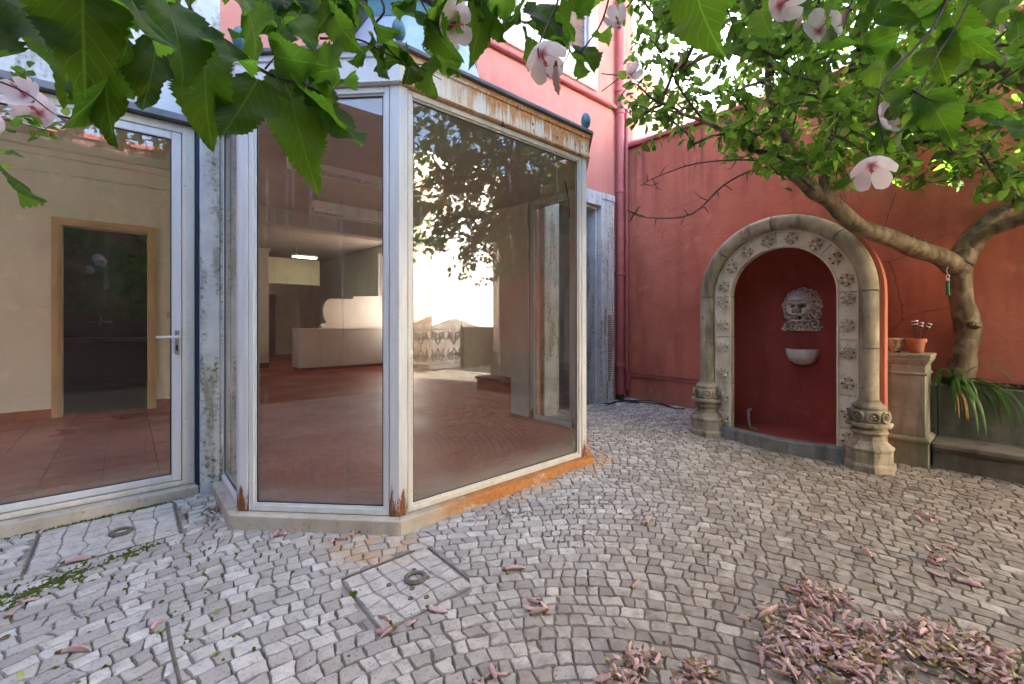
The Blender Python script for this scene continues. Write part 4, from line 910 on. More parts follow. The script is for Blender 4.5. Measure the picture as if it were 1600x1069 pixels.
# pots
def pot(x, y, prof, mat_, label, rimname='rim'):
    t = empty('flower_pot', (x, y, .98), label, 'pot'); m2 = MB(); m2.lathe([(a*1.05, b*1.35) for a, b in prof], (x, y, .98), 28); m2.build('body', mat_, t, smooth=50); return t
p1 = pot(5.12, .745, [(.030, .0), (.034, .004), (.036, .022), (.040, .028), (.052, .05), (.062, .078), (.065, .085), (.065, .093), (.060, .093), (.055, .07), (.035, .03)], M['glaze'], 'small glazed brown and cream bowl, left pot on the pedestal')
p2 = pot(5.12, .605, [(.040, 0), (.043, .002), (.055, .07), (.063, .072), (.066, .092), (.060, .093), (.057, .08), (.045, .06)], M['terracotta'], 'plain terracotta pot with four striped sticks, right pot on the pedestal')
MB().lathe([(.058, .105), (.02, .113), (.001, .114)], (5.12, .605, .98), 20, cap=False).build('soil', M['soil'], p2)
for k, (dx, dy, h) in enumerate(((.01, .02, .205), (-.01, .0, .21), (.0, -.035, .195), (.01, -.085, .185))):
    s_ = empty('striped_stick', (5.12, .61, 1.06), ['striped stick standing upright, leftmost of four in the terracotta pot', 'taller striped stick, second from the left in the terracotta pot', 'slightly leaning striped stick, third from the left in the pot', 'most tilted striped stick at the right of the pot'][k], 'plant stick', 'striped sticks in the pot')
    tip = V(5.12+dx, .605+dy, 1.05+h); MB().tube([(5.12, .605+dy*.15, 1.05), tip], .0028, 6).build('stem', M['iron'], s_)
    dr = (tip-V(5.12, .605+dy*.15, 1.05)).normalized()
    for q in range(4):
        m2 = MB(); m2.tube([tip-dr*(.045-q*.013), tip-dr*(.036-q*.013)], [.012+.002*(q % 2)]*2, 10); m2.build('band', M['white_plastic'] if q % 2 else M['iron'], s_, smooth=50)
# ================================================================== TREE
tree = empty('fruit_tree', (5.53, .37, .70), 'old smooth-barked tree leaning out of the planter and spreading over the niche', 'tree')
trunk = [at(1495, 596, 3.93), at(1503, 572, 3.92), at(1506, 545, 3.90), at(1512, 515, 3.88), at(1508, 488, 3.87), at(1501, 460, 3.86), at(1500, 432, 3.85), at(1497, 408, 3.84)]
def smooth_pts(p, n=4):
    p = [Vector(q) for q in p]; o = []
    for i in range(len(p)-1):
        a, b_, c, d = p[max(i-1, 0)], p[i], p[i+1], p[min(i+2, len(p)-1)]
        for k in range(n):
            t = k/n; o.append(.5*((2*b_)+(c-a)*t+(2*a-5*b_+4*c-d)*t*t+(3*b_-a-3*c+d)*t**3))
    o.append(p[-1]); return o
def interp(r, n=4):
    o = []
    for i in range(len(r)-1): o += [r[i]+(r[i+1]-r[i])*k/n for k in range(n)]
    return o+[r[-1]]
limbs = [
 (trunk, [.104, .090, .083, .092, .087, .079, .079, .090]),
 ([at(1499, 420, 3.84), at(1470, 402, 3.78), at(1428, 387, 3.68), at(1385, 369, 3.58), at(1345, 356, 3.48), at(1318, 335, 3.42), at(1296, 313, 3.38), at(1272, 300, 3.35), at(1248, 280, 3.3), at(1225, 262, 3.25)], [.09, .076, .070, .066, .062, .060, .056, .052, .040, .03]),
 ([at(1497, 412, 3.84), at(1512, 385, 3.82), at(1538, 352, 3.78), at(1572, 330, 3.72), at(1612, 318, 3.65), at(1680, 300, 3.5), at(1760, 250, 3.3)], [.10, .088, .076, .066, .06, .05, .04]),
 ([at(1505, 400, 3.83), at(1530, 372, 3.74), at(1570, 352, 3.6), at(1615, 338, 3.45), at(1700, 300, 3.2)], [.07, .055, .05, .045, .035]),
 ([at(1290, 306, 3.36), at(1290, 262, 3.4), at(1300, 215, 3.45), at(1330, 175, 3.45), at(1365, 140, 3.4), at(1400, 115, 3.35), at(1460, 95, 3.2), at(1540, 95, 3.0), at(1600, 125, 2.85), at(1660, 170, 2.7)], [.045, .042, .040, .040, .040, .042, .042, .046, .05, .05]),
 ([at(1262, 292, 3.33), at(1250, 250, 3.3), at(1215, 190, 3.25), at(1200, 130, 3.2), at(1205, 60, 3.1), at(1190, -20, 3.0)], [.035, .032, .03, .026, .022, .018]),
 ([at(1225, 262, 3.25), at(1190, 240, 3.2), at(1150, 215, 3.15), at(1100, 190, 3.1), at(1055, 175, 3.0)], [.026, .022, .018, .014, .01]),
 ([at(1330, 175, 3.45), at(1270, 130, 3.3), at(1200, 100, 3.1), at(1130, 80, 3.0), at(1060, 110, 2.9)], [.028, .024, .02, .015, .01]),
 ([at(1330, 170, 3.45), at(1350, 110, 3.2), at(1340, 40, 3.0), at(1380, -40, 2.7)], [.03, .026, .022, .018]),
 ([at(1590, 325, 3.68), at(1570, 280, 3.4), at(1500, 230, 3.2), at(1450, 215, 3.1), at(1400, 235, 3.0)], [.025, .02, .016, .013, .008]),
 ([at(1540, 95, 3.0), at(1520, 20, 2.8), at(1560, -80, 2.5)], [.03, .025, .02]),
]
tr = MB(); t0, r0 = limbs[0]; tr.tube(smooth_pts(t0), interp(r0), 18, wob=.22, seed=1)
kn = at(1519, 506, 3.77); tr.tube([kn-V(-.03, .03, .02), kn, kn+V(-.030, -.02, .005), kn+V(-.02, -.015, .003)], [.04, .030, .020, .008], 10, wob=.5, seed=3)
tr.build('trunk', M['bark'], tree, smooth=180)
skel = []      # (point, radius, parent)
for li, (p, r) in enumerate(limbs):
    sp = smooth_pts(p); rr = interp(r)
    if li: 
        mb = MB(); mb.tube(sp, rr, 12 if li < 5 else 8, wob=.2, seed=li*3.1); mb.build('limb', M['bark'], tree, smooth=180)
    if li >= 4 or li == 2: skel += [Vector(q) for q in (sp if li != 2 else sp[14:])]
    if li == 1: skel += [Vector(q) for q in sp[-6:]]
for (x, y, dd) in ((1381, 357, 3.56), (1425, 372, 3.66), (1443, 378, 3.7), (1536, 305, 3.75)):
    c = at(x, y, dd); mb = MB(); mb.tube([c-V(0, 0, .03), c, c+V(0, 0, .025)], [.026, .02, .012], 8, wob=.4, seed=x); mb.build('cut_stub', M['bark'], tree, smooth=180)
# --- leaf meshes (base at origin, blade along +Y, facing +Z)
def leaf_mesh(name, mat_, nseg=6, wide=.62, serr=0, fold=.25, droop=.25, curl=.1, seed=0, wobble=.0, shape='ovate'):
    rnd = random.Random(seed); mb = MB(); mb.uv = []; cols = 4 if serr else 2
    S = []
    for k in range(nseg+1):
        t = k/nseg
        if shape == 'ovate': wv = wide*.5*(math.sin(PI*t**.62)**.8)*(1-.12*t) if 0 < t < 1 else 0
        else: wv = wide*.5*math.sin(PI*t**.85)**.9 if 0 < t < 1 else 0
        if serr and k % 2 == 0 and 0 < t < 1: wv *= .92-.05*rnd.random()
        elif serr and 0 < t < 1: wv *= 1.03
        S.append((t, wv))
    for t, wv in S:
        row = [-1, -.5, 0, .5, 1] if serr else [-1, 0, 1]
        for c in row:
            x = c*wv; tip = (t+.03*abs(c) if serr else t); 
            z = abs(x)*fold*(1-.5*t)-droop*t*t+curl*math.sin(t*5+seed)*.3*c*wv*2
            z += wobble*math.sin(t*14+c*2+seed)*abs(c)*.04
            if shape == 'ovate' and abs(c) > .2: tip -= .10*abs(c)*(1-t)**3
            mb.v.append((x, tip-.02 if t > 0 else 0, z)); mb.uv.append((.5+x/wide*.9, t))
    W2 = 5 if serr else 3
    for k in range(nseg):
        for i in range(W2-1): a = k*W2+i; mb.f.append((a, a+1, a+W2+1, a+W2))
    me = bpy.data.meshes.new(name); me.from_pydata(mb.v, [], mb.f); me.materials.append(mat_)
    l = me.uv_layers.new(name='UVMap'); idx = np.zeros(len(me.loops), dtype=np.int32); me.loops.foreach_get('vertex_index', idx); l.data.foreach_set('uv', np.array(mb.uv, dtype=np.float32)[idx].ravel())
    me.shade_smooth(); return me, mb
leafT = [leaf_mesh('leaf', M['leaf'], 6, .5+.08*i, 0, .35, .15+.1*i, .3, i, shape='ell') for i in range(4)]
leafB = [leaf_mesh('leaf', M['leaf_big'], 38, .66+.05*(i % 3), 1, .16+.14*(i % 3), .10+.14*(i % 4), .4, i*2, 1.3) for i in range(7)]
def orient(dirv, nrm, roll=0):
    y = dirv.normalized(); z = (nrm-y*nrm.dot(y)); z = z.normalized() if z.length > 1e-4 else y.orthogonal().normalized(); x = y.cross(z)
    m = Matrix((x, y, z)).transposed(); return (m @ Matrix.Rotation(roll, 3, 'Y')).to_4x4()
def grow(skel, targets, step=.09):
    """connect each target to its nearest branch node with small new nodes; returns nodes, parents"""
    nodes = [Vector(p) for p in skel]; par = [-1]*len(nodes); A = np.array([tuple(p) for p in nodes]); tips = []
    T = np.array([tuple(t) for t in targets]); d0 = np.sqrt(((T[:, None, :]-A[None])**2).sum(2).min(1)) if len(A) else np.zeros(len(T))
    B = np.zeros((len(A)+len(T)*12, 3)); B[:len(A)] = A; n = len(A)
    for ti in np.argsort(d0):
        t = T[ti]; dd = ((B[:n]-t)**2).sum(1); k = int(dd.argmin()); L = math.sqrt(dd[k]); m_ = max(1, min(10, int(L/step))); a = B[k].copy(); pk = k
        for s_ in range(1, m_+1):
            f = s_/m_; p = a+(t-a)*f
            if s_ < m_: p = p+np.array([R_.gauss(0, .012), R_.gauss(0, .012), R_.gauss(0, .010)+.05*math.sin(PI*f)*L])
            B[n] = p; nodes.append(Vector(p)); par.append(pk); pk = n; n += 1
        tips.append(pk)
    cntc = [0]*len(nodes)
    for t in tips:
        k = t
        while k != -1: cntc[k] += 1; k = par[k]
    return nodes, par, tips, cntc
def twigs(name, parent, nodes, par, cntc, mat_, r0=.0028, seg=5, kmax=.02):
    mb = MB()
    for i, p in enumerate(nodes):
        q = par[i]
        if q < 0: continue
        ra = min(kmax, r0*math.sqrt(cntc[i])); rb = min(kmax, r0*math.sqrt(max(cntc[q], cntc[i])))
        if (p-nodes[q]).length < 1e-4: continue
        mb.tube([nodes[q], p], [min(rb, ra*1.5), ra], seg, cap=False)
    return mb.build(name, mat_, parent, smooth=180, kind='stuff')
def leaves_out(parent, spots, protos, nbig, massmat, massname='foliage', score=None):
    """spots: (matrix, scale) — the ones that show largest become leaf objects, the rest one mass"""
    def sc(s_):
        p = s_[0].translation+s_[0].to_3x3()@V(0, .5, 0)*s_[1]; x, y, d = proj(p); return (s_[1]/d)**2 if d > .15 and -20 < x < 1620 and -20 < y < 1069 else 0
    spots.sort(key=lambda s_: -sc(s_)); org = ORG[parent.name]; Tm = Matrix.Translation(-org)
    big = [s_ for s_ in spots[:nbig] if sc(s_) > 0]
    for k, (m, s_) in enumerate(big):
        o = bpy.data.objects.new('leaf', protos[k % len(protos)][0]); COL.objects.link(o); o.parent = parent; o.matrix_local = Tm @ m @ Matrix.Scale(s_, 4)
    VV = []; FF = []; UU = []; CC = []; nb = 0
    for k, (m, s_) in enumerate(spots[len(big):]):
        pr = leafT[k % 4][1]; P = np.array(pr.v)*s_; mm = np.array(m); P = P@mm[:3, :3].T+mm[:3, 3]; VV.append(P); FF += [tuple(nb+i for i in f) for f in pr.f]; UU += pr.uv; CC += [R_.random()]*len(pr.v); nb += len(pr.v)
    if VV:
        mb = MB(); mb.v = [tuple(p) for p in np.vstack(VV)]; mb.f = FF; mb.uv = UU; mb.col = CC; mb.build(massname, massmat, parent, smooth=180, kind='stuff')
# outline of the crown as seen from the yard, used to keep the volume to its real shape
def crown_ok(p):
    x, y, d = proj(p)
    if x < 965: return False
    lim = np.interp(x, [965, 1000, 1060, 1110, 1160, 1200, 1250, 1300, 1350, 1420, 1480, 1540, 1600, 1800], [190, 245, 215, 240, 250, 262, 300, 290, 285, 285, 290, 300, 305, 340])
    return y < lim
targets = []
while len(targets) < 1050:
    p = V(R_.uniform(2.4, 5.55), R_.uniform(-1.4, 3.0), R_.uniform(1.9, 4.4)); x, y, d = proj(p)
    if not (2.2 < d < 4.6) or not crown_ok(p) or x > 2000: continue
    dens = np.interp(x, [965, 1010, 1100, 1200, 1600], [.40, .5, .7, 1, 1])*(1 if y > -150 else .35)
    cl = mnoise.noise(p*1.7)+.5*mnoise.noise(p*4.1)
    if R_.random() < dens and cl > -.18: targets.append(p)
nodes, par, tips, cc = grow(skel, targets)
twigs('twigs', tree, nodes, par, cc, M['twig'])
spots = []
for k in tips:
    p = nodes[k]; q = nodes[par[k]] if par[k] >= 0 else p-V(0, 0, .1); d0 = (p-q).normalized() if (p-q).length > 1e-4 else V(0, 0, 1)
    for j in range(R_.randint(7, 13)):
        f = R_.uniform(0, 1); base_ = q.lerp(p, f)+V(R_.gauss(0, .035), R_.gauss(0, .035), R_.gauss(0, .03)); dv = (V(R_.gauss(0, 1), R_.gauss(0, 1), R_.gauss(-.1, .7)).normalized()+d0*.5).normalized()
        nr = V(R_.gauss(0, .55), R_.gauss(0, .55), 1); m = Matrix.Translation(base_) @ orient(dv, nr, R_.gauss(0, .3)); spots.append((m, R_.uniform(.045, .10)))
leaves_out(tree, spots, leafT, 290, M['leaf_mass'])
# bare dry twigs below the crown
dry = MB()
def bare(a, pts, r=.006, sub=6, ln=.14):
    sp = smooth_pts([a]+pts, 4); dry.tube(sp, list(np.linspace(r, r*.35, len(sp))), 6, wob=.2)
    for _ in range(sub):
        k = R_.randint(3, len(sp)-2); b0 = sp[k]; e = b0+V(R_.gauss(0, 1), R_.gauss(0, 1), R_.gauss(0, .6)).normalized()*ln*R_.uniform(.3, 1); mid = (b0+e)/2+V(0, 0, R_.uniform(-.03, .03)); dry.tube([b0, mid, e], [r*.5, r*.4, r*.2], 5)
bare(at(1228, 262, 3.25), [at(1180, 265, 3.2), at(1130, 290, 3.1), at(1080, 335, 3.0), at(1010, 340, 2.9), at(980, 328, 2.85)], .009, 14)
bare(at(1225, 258, 3.25), [at(1170, 250, 3.1), at(1090, 255, 3.0), at(1030, 275, 2.9), at(1000, 290, 2.85)], .007, 12)
bare(at(1272, 297, 3.3), [at(1240, 268, 3.2), at(1220, 250, 3.15)], .009, 4)
bare(at(1060, 172, 3.0), [at(1020, 155, 2.9), at(990, 130, 2.85), at(965, 158, 2.8)], .008, 8)
bare(at(1100, 190, 3.1), [at(1060, 135, 3.0), at(1040, 90, 2.95), at(1005, 50, 2.9)], .008, 8)
bare(at(1400, 300, 2.6), [at(1390, 330, 2.6), at(1380, 360, 2.6)], .0025, 4, .05)
bare(at(1480, 240, 2.7), [at(1540, 250, 2.7), at(1600, 310, 2.7)], .007, 5)
dry.build('bare_twigs', M['twig'], tree, smooth=180, kind='stuff')
dt = MB()
for _ in range(60):
    c = at(R_.gauss(1310, 28), R_.gauss(285, 20), 3.2+R_.gauss(0, .1)); pts = [c]
    for k in range(3): pts.append(pts[-1]+V(R_.gauss(.01, .025), R_.gauss(0, .025), R_.gauss(-.03, .02)))
    dt.tube(pts, .0016, 4)
dt.build('dead_tendrils', M['dry_twig'], tree, smooth=180, kind='stuff')
# green tassel hanging from the fork
ts = empty('tassel', at(1481, 440, 3.70), 'green tassel on a white clip hanging from the tree fork', 'tassel')
c = at(1481, 438, 3.70)
mb = MB(); mb.tube([c+V(0, 0, .03)+V(.0, .010*math.cos(a), .018*math.sin(a)) for a in np.linspace(0, 2*PI, 13)], .003, 6, cap=False); mb.build('clip', M['white_plastic'], ts, smooth=60)
mb = MB(); mb.lathe([(.006, .0), (.010, -.006), (.011, -.02), (.012, -.10), (.016, -.135), (.012, -.137)], tuple(c+V(0, 0, .01)), 12); mb.build('tassel_skirt', M['green_cloth'], ts, smooth=50)
mb = MB(); mb.lathe([(.008, 0), (.012, -.005), (.012, -.016), (.008, -.02)], tuple(c+V(0, 0, .014)), 12); mb.build('cap', M['white_plastic'], ts, smooth=50)
MB().tube([c+V(0, 0, .045), c+V(.02, .01, .085), c+V(.05, .0, .12)], .0015, 5).build('string', M['white_plastic'], ts)
# ================================================================== STRAP-LEAVED PLANT
sp_ = empty('strap_leaf_plant', (5.36, .43, .74), 'green strap-leaved plant arching over the planter edge beside the pedestal', 'plant')
def strap(b0, dirv, L, w_, dr, mat_, lift=.5):
    mb = MB(); mb.uv = []; n = 14; p = Vector(b0); d = (dirv+V(0, 0, lift)).normalized(); side = V(-dirv.y, dirv.x, 0).normalized()
    for k in range(n+1):
        t = k/n; ww = w_*(.55+.45*math.sin(PI*min(1, t*1.15))) if t < .9 else w_*(1-t)*6*.9
        up = side.cross(d).normalized()
        mb.v += [tuple(p-side*ww+up*ww*.35), tuple(p), tuple(p+side*ww+up*ww*.35)]; mb.uv += [(0, t), (.5, t), (1, t)]
        p = p+d*L/n; d = (d+V(0, 0, -dr*(.35+t)/n*3.)).normalized()
    mb.f = [(k*3+i, k*3+i+1, k*3+i+4, k*3+i+3) for k in range(n) for i in range(2)]
    return mb.build('leaf', mat_, sp_, smooth=180)
for k in range(30):
    a = R_.uniform(-2.5, .9)-.75; dv = V(math.cos(a+PI*.0), math.sin(a), 0)
    if dv.x > .45: dv.x *= -.4
    if k % 3 == 0: dv = V(R_.uniform(-.5, -.05), -1, 0).normalized()
    drp = R_.uniform(1.2, 2.4); L = R_.uniform(.36, .62)*(1.1 if dv.y < -.5 else .9)
    strap(V(5.36+R_.uniform(-.03, .05), .44+R_.uniform(-.06, .04), .71), dv, L, R_.uniform(.010, .016), drp, M['strap'], R_.uniform(.3, 1.0))
for k in range(6): strap(V(5.36, .44, .70), V(-.6, -.5+R_.uniform(-.3, .3), 0), R_.uniform(.3, .42), .007, 2.6, M['strap_dry'], .2)
# leaf litter on the planter soil
lt = MB()
for _ in range(500):
    y = R_.uniform(-1.4, .4); x = R_.uniform(5.45, 5.64); z = .70+R_.uniform(0, .03); a = R_.uniform(0, 6.3); r = R_.uniform(.012, .03)
    d = V(math.cos(a), math.sin(a), R_.gauss(0, .35)); s_ = V(-d.y, d.x, R_.gauss(0, .4))*.4; c0 = V(x, y, z); lt.add([c0-d*r, c0+s_*r+V(0,0,.004), c0+d*r, c0-s_*r+V(0,0,.004)], [(0, 1, 2, 3)])
lt.build('dry_leaves', M['litter'], kind='stuff', loc=(5.5, -1, .7), label='brown dry leaves lying on the planter soil')
wd = empty('weed', (5.6, -.05, .72), 'light green weed at the right end of the planter soil', 'weed')
for k in range(16):
    a = k*2.4; strap_d = V(math.cos(a), math.sin(a), 0)
    o = bpy.data.objects.new('leaf', leafT[k % 4][0]); COL.objects.link(o); o.parent = wd; o.matrix_local = Matrix.Translation(V(-.02, -.05, .01*k*.3)) @ orient(strap_d+V(0, 0, .5), V(0, 0, 1)) @ Matrix.Scale(.09, 4)
# ================================================================== BEYOND THE WALLS
nb = empty('neighbour_house', (11, 8, 0), 'pale cream house rising beyond the corner of the red wall', 'house')
mb = MB(); mb.box(9.6, 16, 6.0, 16, -.4, 7.2); mb.build('wall', M['cream_wall'], nb)
mb = MB(); mb.box(9.45, 16, 5.9, 6.0, 7.1, 7.3); mb.box(9.5, 9.6, 6, 16, 7.1, 7.3); mb.build('eaves', M['whitetrim'], nb)
for y in (6.4, 8.2, 10.4):
    m2 = MB(); 
    for (a, c, z0, z1) in ((y, y+.08, 4.2, 6.0), (y+.92, y+1.0, 4.2, 6.0), (y+.46, y+.54, 4.28, 5.92), (y+.08, y+.92, 4.2, 4.28), (y+.08, y+.92, 5.92, 6.0)): m2.box(9.53, 9.6, a, c, z0, z1)
    wo = m2.build('window', M['white_plastic'], nb); MB().box(9.57, 9.585, y+.08, y+.92, 4.28, 5.92).build('pane', M['bluegrey'], wo)
lo = empty('low_house', (12, -1, 0), 'low ochre outbuilding behind the garden wall, seen through the tree', 'house')
MB().box(8.2, 14, -4.6, 3.0, -.4, 4.1).build('wall', M['cream_wall'], lo); m2 = MB(); m2.rings([[(8.0, -4.7, 4.1), (14.2, -4.7, 4.1), (14.2, -4.7, 4.2), (11, -4.7, 5.1), (8.0, -4.7, 4.2)], [(8.0, 3.1, 4.1), (14.2, 3.1, 4.1), (14.2, 3.1, 4.2), (11, 3.1, 5.1), (8.0, 3.1, 4.2)]]); m2.build('roof', M['terracotta'], lo)
wh = empty('white_house', (11, -11, 0), 'sunlit plain white house across the yard, seen mirrored in the bay glass', 'house')
MB().box(8.7, 18, -14, -9.0, -.5, 7.5).build('wall', M['white_house'], wh)
ch = empty('cream_house', (5, -11, 0), 'cream house beside the white one, seen mirrored in the bay glass', 'house')
MB().box(2.5, 8.68, -14, -8.4, -.5, 7.0).build('wall', M['cream_wall'], ch)
for x in (4.2, 6.6):
    m2 = MB(); m2.box(x, x+.9, -8.42, -8.36, 2.2, 4.2); wo = m2.build('window', M['whitetrim'], ch); MB().box(x+.1, x+.8, -8.37, -8.35, 2.3, 4.1).build('pane', M['bluegrey'], wo)
bw = empty('back_wall', (0, -3.6, 0), 'old dark red yard wall behind the hibiscus', 'wall')
MB().box(-4.4, 3.6, -3.9, -3.6, -.1, 4.7).build('wall', M['garden_red'], bw); MB().box(-4.45, 3.65, -3.95, -3.55, 4.7, 4.78).build('coping', M['coping'], bw)
sw_ = empty('side_wall', (-4.5, 0, 0), 'old dark red yard wall on the far side from the tree', 'wall')
MB().box(-4.7, -4.4, -3.9, 3.9, -.1, 5.2).build('wall', M['garden_red'], sw_)
pw = empty('parapet_wall', (8, -4.9, 0), 'low grey rendered parapet closing the yard, with iron railing beside it', 'wall')
MB().box(7.37, 10.4, -5.05, -4.85, -.1, 1.10).build('wall', M['planter_stone'], pw, bevel=.01); MB().box(3.6, 5.25, -5.05, -4.85, -.1, 1.10).build('wall', M['planter_stone'], pw, bevel=.01)
rl = empty('iron_railing', (6.3, -4.95, .1), 'dark wrought-iron railing with heart scrolls between the parapets', 'railing')
m2 = MB(); 
for z in (.13, 1.05): m2.bar((5.26, -4.95, z), (7.37, -4.95, z), .02, .02)
m2.build('rail', M['iron'], rl)
for x in (5.27, 7.355): MB().bar((x, -4.95, 0), (x, -4.95, 1.18), .03, .03, V(0, 1, 0)).build('post', M['iron'], rl)
def scroll(mb, c, r, turns, a0, s_, flip=1):
    pts = []
    for q in np.linspace(0, 1, 20):
        a = a0+flip*q*turns*2*PI; rr = r*(1-.75*q); pts.append(V(c[0]+rr*math.cos(a)*s_, -4.95, c[1]+rr*math.sin(a)))
    mb.tube(pts, .022, 6)
for i in range(4):
    cx = 5.27+.26+.521*i
    for zc, fl in ((.83, 1), (.36, -1)):
        m2 = MB()
        for s_ in (1, -1):
            scroll(m2, (cx+s_*.10, zc+fl*.06), .095, 1.3, -PI/2*fl+0, s_, fl); m2.tube([V(cx+s_*.10, -4.95, zc+fl*(.06-.095)), V(cx+s_*.03, -4.95, zc-fl*.13), V(cx, -4.95, zc-fl*.19)], .022, 6)
            m2.tube([V(cx+s_*.225, -4.95, zc-.05), V(cx+s_*.16, -4.95, zc+.08), V(cx+s_*.19, -4.95, zc+.17)], .018, 6); scroll(m2, (cx+s_*.05, zc-fl*.02), .035, 1.1, 0, s_, fl)
        m2.build('scroll', M['iron'], rl, smooth=60)
# ================================================================== HIBISCUS (flowers, near leaves, canopy)
def petal_pts(L, W_, cup, n=8):
    mb = []; uv = []
    for k in range(n+1):
        t = k/n; w_ = W_*(.16+.84*math.sin(PI*.5*min(1, t*1.25))**1.2)*(1 if t < .8 else math.sqrt(max(0, 1-((t-.8)/.2)**2*.85)))
        for c in (-1, -.5, 0, .5, 1):
            z = cup*t*t*L+.06*L*abs(c)*t+.035*L*math.sin(c*6+t*9)*t; mb.append((c*w_*.5, t*L*(1-.08*c*c), z)); uv.append((.5+c*.5, t))
    return mb, uv
def flower_mesh(cup):
    mb = MB(); mb.uv = []
    for k in range(5):
        P, U = petal_pts(.064, .056, cup); a = 2*PI*k/5; c, s_ = math.cos(a), math.sin(a); b0 = len(mb.v)
        for x, y, z in P: mb.v.append((x*c-y*s_, x*s_+y*c, z+.0015*(k % 2)+.0008*k))
        mb.uv += U; mb.f += [(b0+j*5+i, b0+j*5+i+1, b0+(j+1)*5+i+1, b0+(j+1)*5+i) for j in range(8) for i in range(4)]
    return mb
def stamen_mesh():
    mb = MB(); mb.tube([(0, 0, 0), (.002, 0, .03), (.004, .002, .062)], [.003, .0022, .0016], 6)
    for _ in range(14): c = V(.004, .001, R_.uniform(.035, .062)); e = c+V(R_.gauss(0, 1), R_.gauss(0, 1), .3).normalized()*.007; mb.tube([c, e], .0012, 4)
    return mb
FP = []
for i, cup in enumerate((.45, .8, 1.15)):
    mb = flower_mesh(cup); o = mb.build('tmp', M['petal'], smooth=180); FP.append(o.data); bpy.data.objects.remove(o)
o = stamen_mesh().build('tmp', M['stamen'], smooth=60); STM = o.data; bpy.data.objects.remove(o)
mb = MB(); mb.lathe([(.002, -.03), (.008, -.028), (.010, -.012), (.006, 0)], (0, 0, 0), 8); o = mb.build('tmp', M['calyx'], smooth=60); CAL = o.data; bpy.data.objects.remove(o)
hib = empty('hibiscus_shrub', (.9, -2.2, 0), 'large hibiscus with serrated leaves and pale pink flowers hanging into the top of the view', 'shrub')
def flower(p, d, s_, k):
    o = bpy.data.objects.new('flower', FP[k % 3]); COL.objects.link(o); o.parent = hib
    m = Matrix.Translation(Vector(p)-ORG[hib.name]) @ Vector(d).to_track_quat('Z', 'Y').to_matrix().to_4x4() @ Matrix.Rotation(k*1.1, 4, 'Z') @ Matrix.Scale(s_*.8, 4); o.matrix_local = m
    for nm, me in (('stamen', STM), ('calyx', CAL)):
        q = bpy.data.objects.new(nm, me); COL.objects.link(q); q.parent = o
bkF = -V(.655, .756, 0)
for k, (px, py, dd, s_, dx, dz) in enumerate(((40, 150, 1.25, 1.0, .2, .2), (62, 178, 1.3, 1.1, .5, -.1), (8, 200, 1.2, .9, -.3, 0), (702, 40, 1.15, 1.15, 1.3, -.6), (846, 84, 1.2, 1.15, .5, -1.6), (966, 38, 1.5, .8, -.5, .1), (1278, 50, 1.35, 1.15, -.1, .1), (1218, 8, 1.4, 1.2, .0, -.4), (1362, 258, 1.25, 1.05, -.7, -1.0), (1375, 190, 1.3, 1.0, .5, .3), (985, 118, 1.8, .8, .3, .1),)):
    flower(at(px, py, dd), bkF+V(.756, -.655, 0)*dx+V(0, 0, dz), s_, k)
# wilted buds that still hang
WB = []
for s_ in range(5):
    rnd = random.Random(s_+40); mb = MB(); mb.uv = []; n = 12; L = .074+.018*rnd.random(); bend = rnd.uniform(-.012, .012); R = []
    for k in range(n+1):
        t = k/n; r = (.0022+.0052*math.sin(PI*min(1, t*.85+.06)))*(1+.25*rnd.uniform(-1, 1)*(t > .1))*(1 if t < .9 else .45); ring = []
        for q in range(10):
            a = 2*PI*q/10+t*2.6; rr = r*(1+.55*math.sin(3*(a)+s_)*(.35+t)+.15*rnd.uniform(-1, 1)); ring.append((bend*math.sin(PI*t)+rr*math.cos(a), t*L-L/2, rr*math.sin(a)*.85)); mb.uv.append((q/10, .25+.75*t))
        R.append(ring)
    mb.rings(R); o = mb.build('tmp', [M['wilted'], M['ochre']], smooth=180)
    me = o.data
    for p in me.polygons:
        if p.center.y < -L/2+L*.14: p.material_index = 1
    WB.append(me); bpy.data.objects.remove(o)
for (px, py, dd, L) in ((871, 122, 1.15, 1.0), (1245, 32, 1.5, .9), (1572, 35, 1.4, .8), (1322, 25, 1.5, .7), (478, 126, .95, .5), (1350, 30, 1.6, .7), (1060, 95, 1.9, .9)):
    q = bpy.data.objects.new('wilted_bud', WB[int(px) % 5]); COL.objects.link(q); q.parent = hib; q.matrix_local = Matrix.Translation(at(px, py, dd)-ORG[hib.name]) @ orient(V(.2*R_.gauss(0, 1), .2*R_.gauss(0, 1), -1), V(1, 0, 0)) @ Matrix.Scale(L, 4)
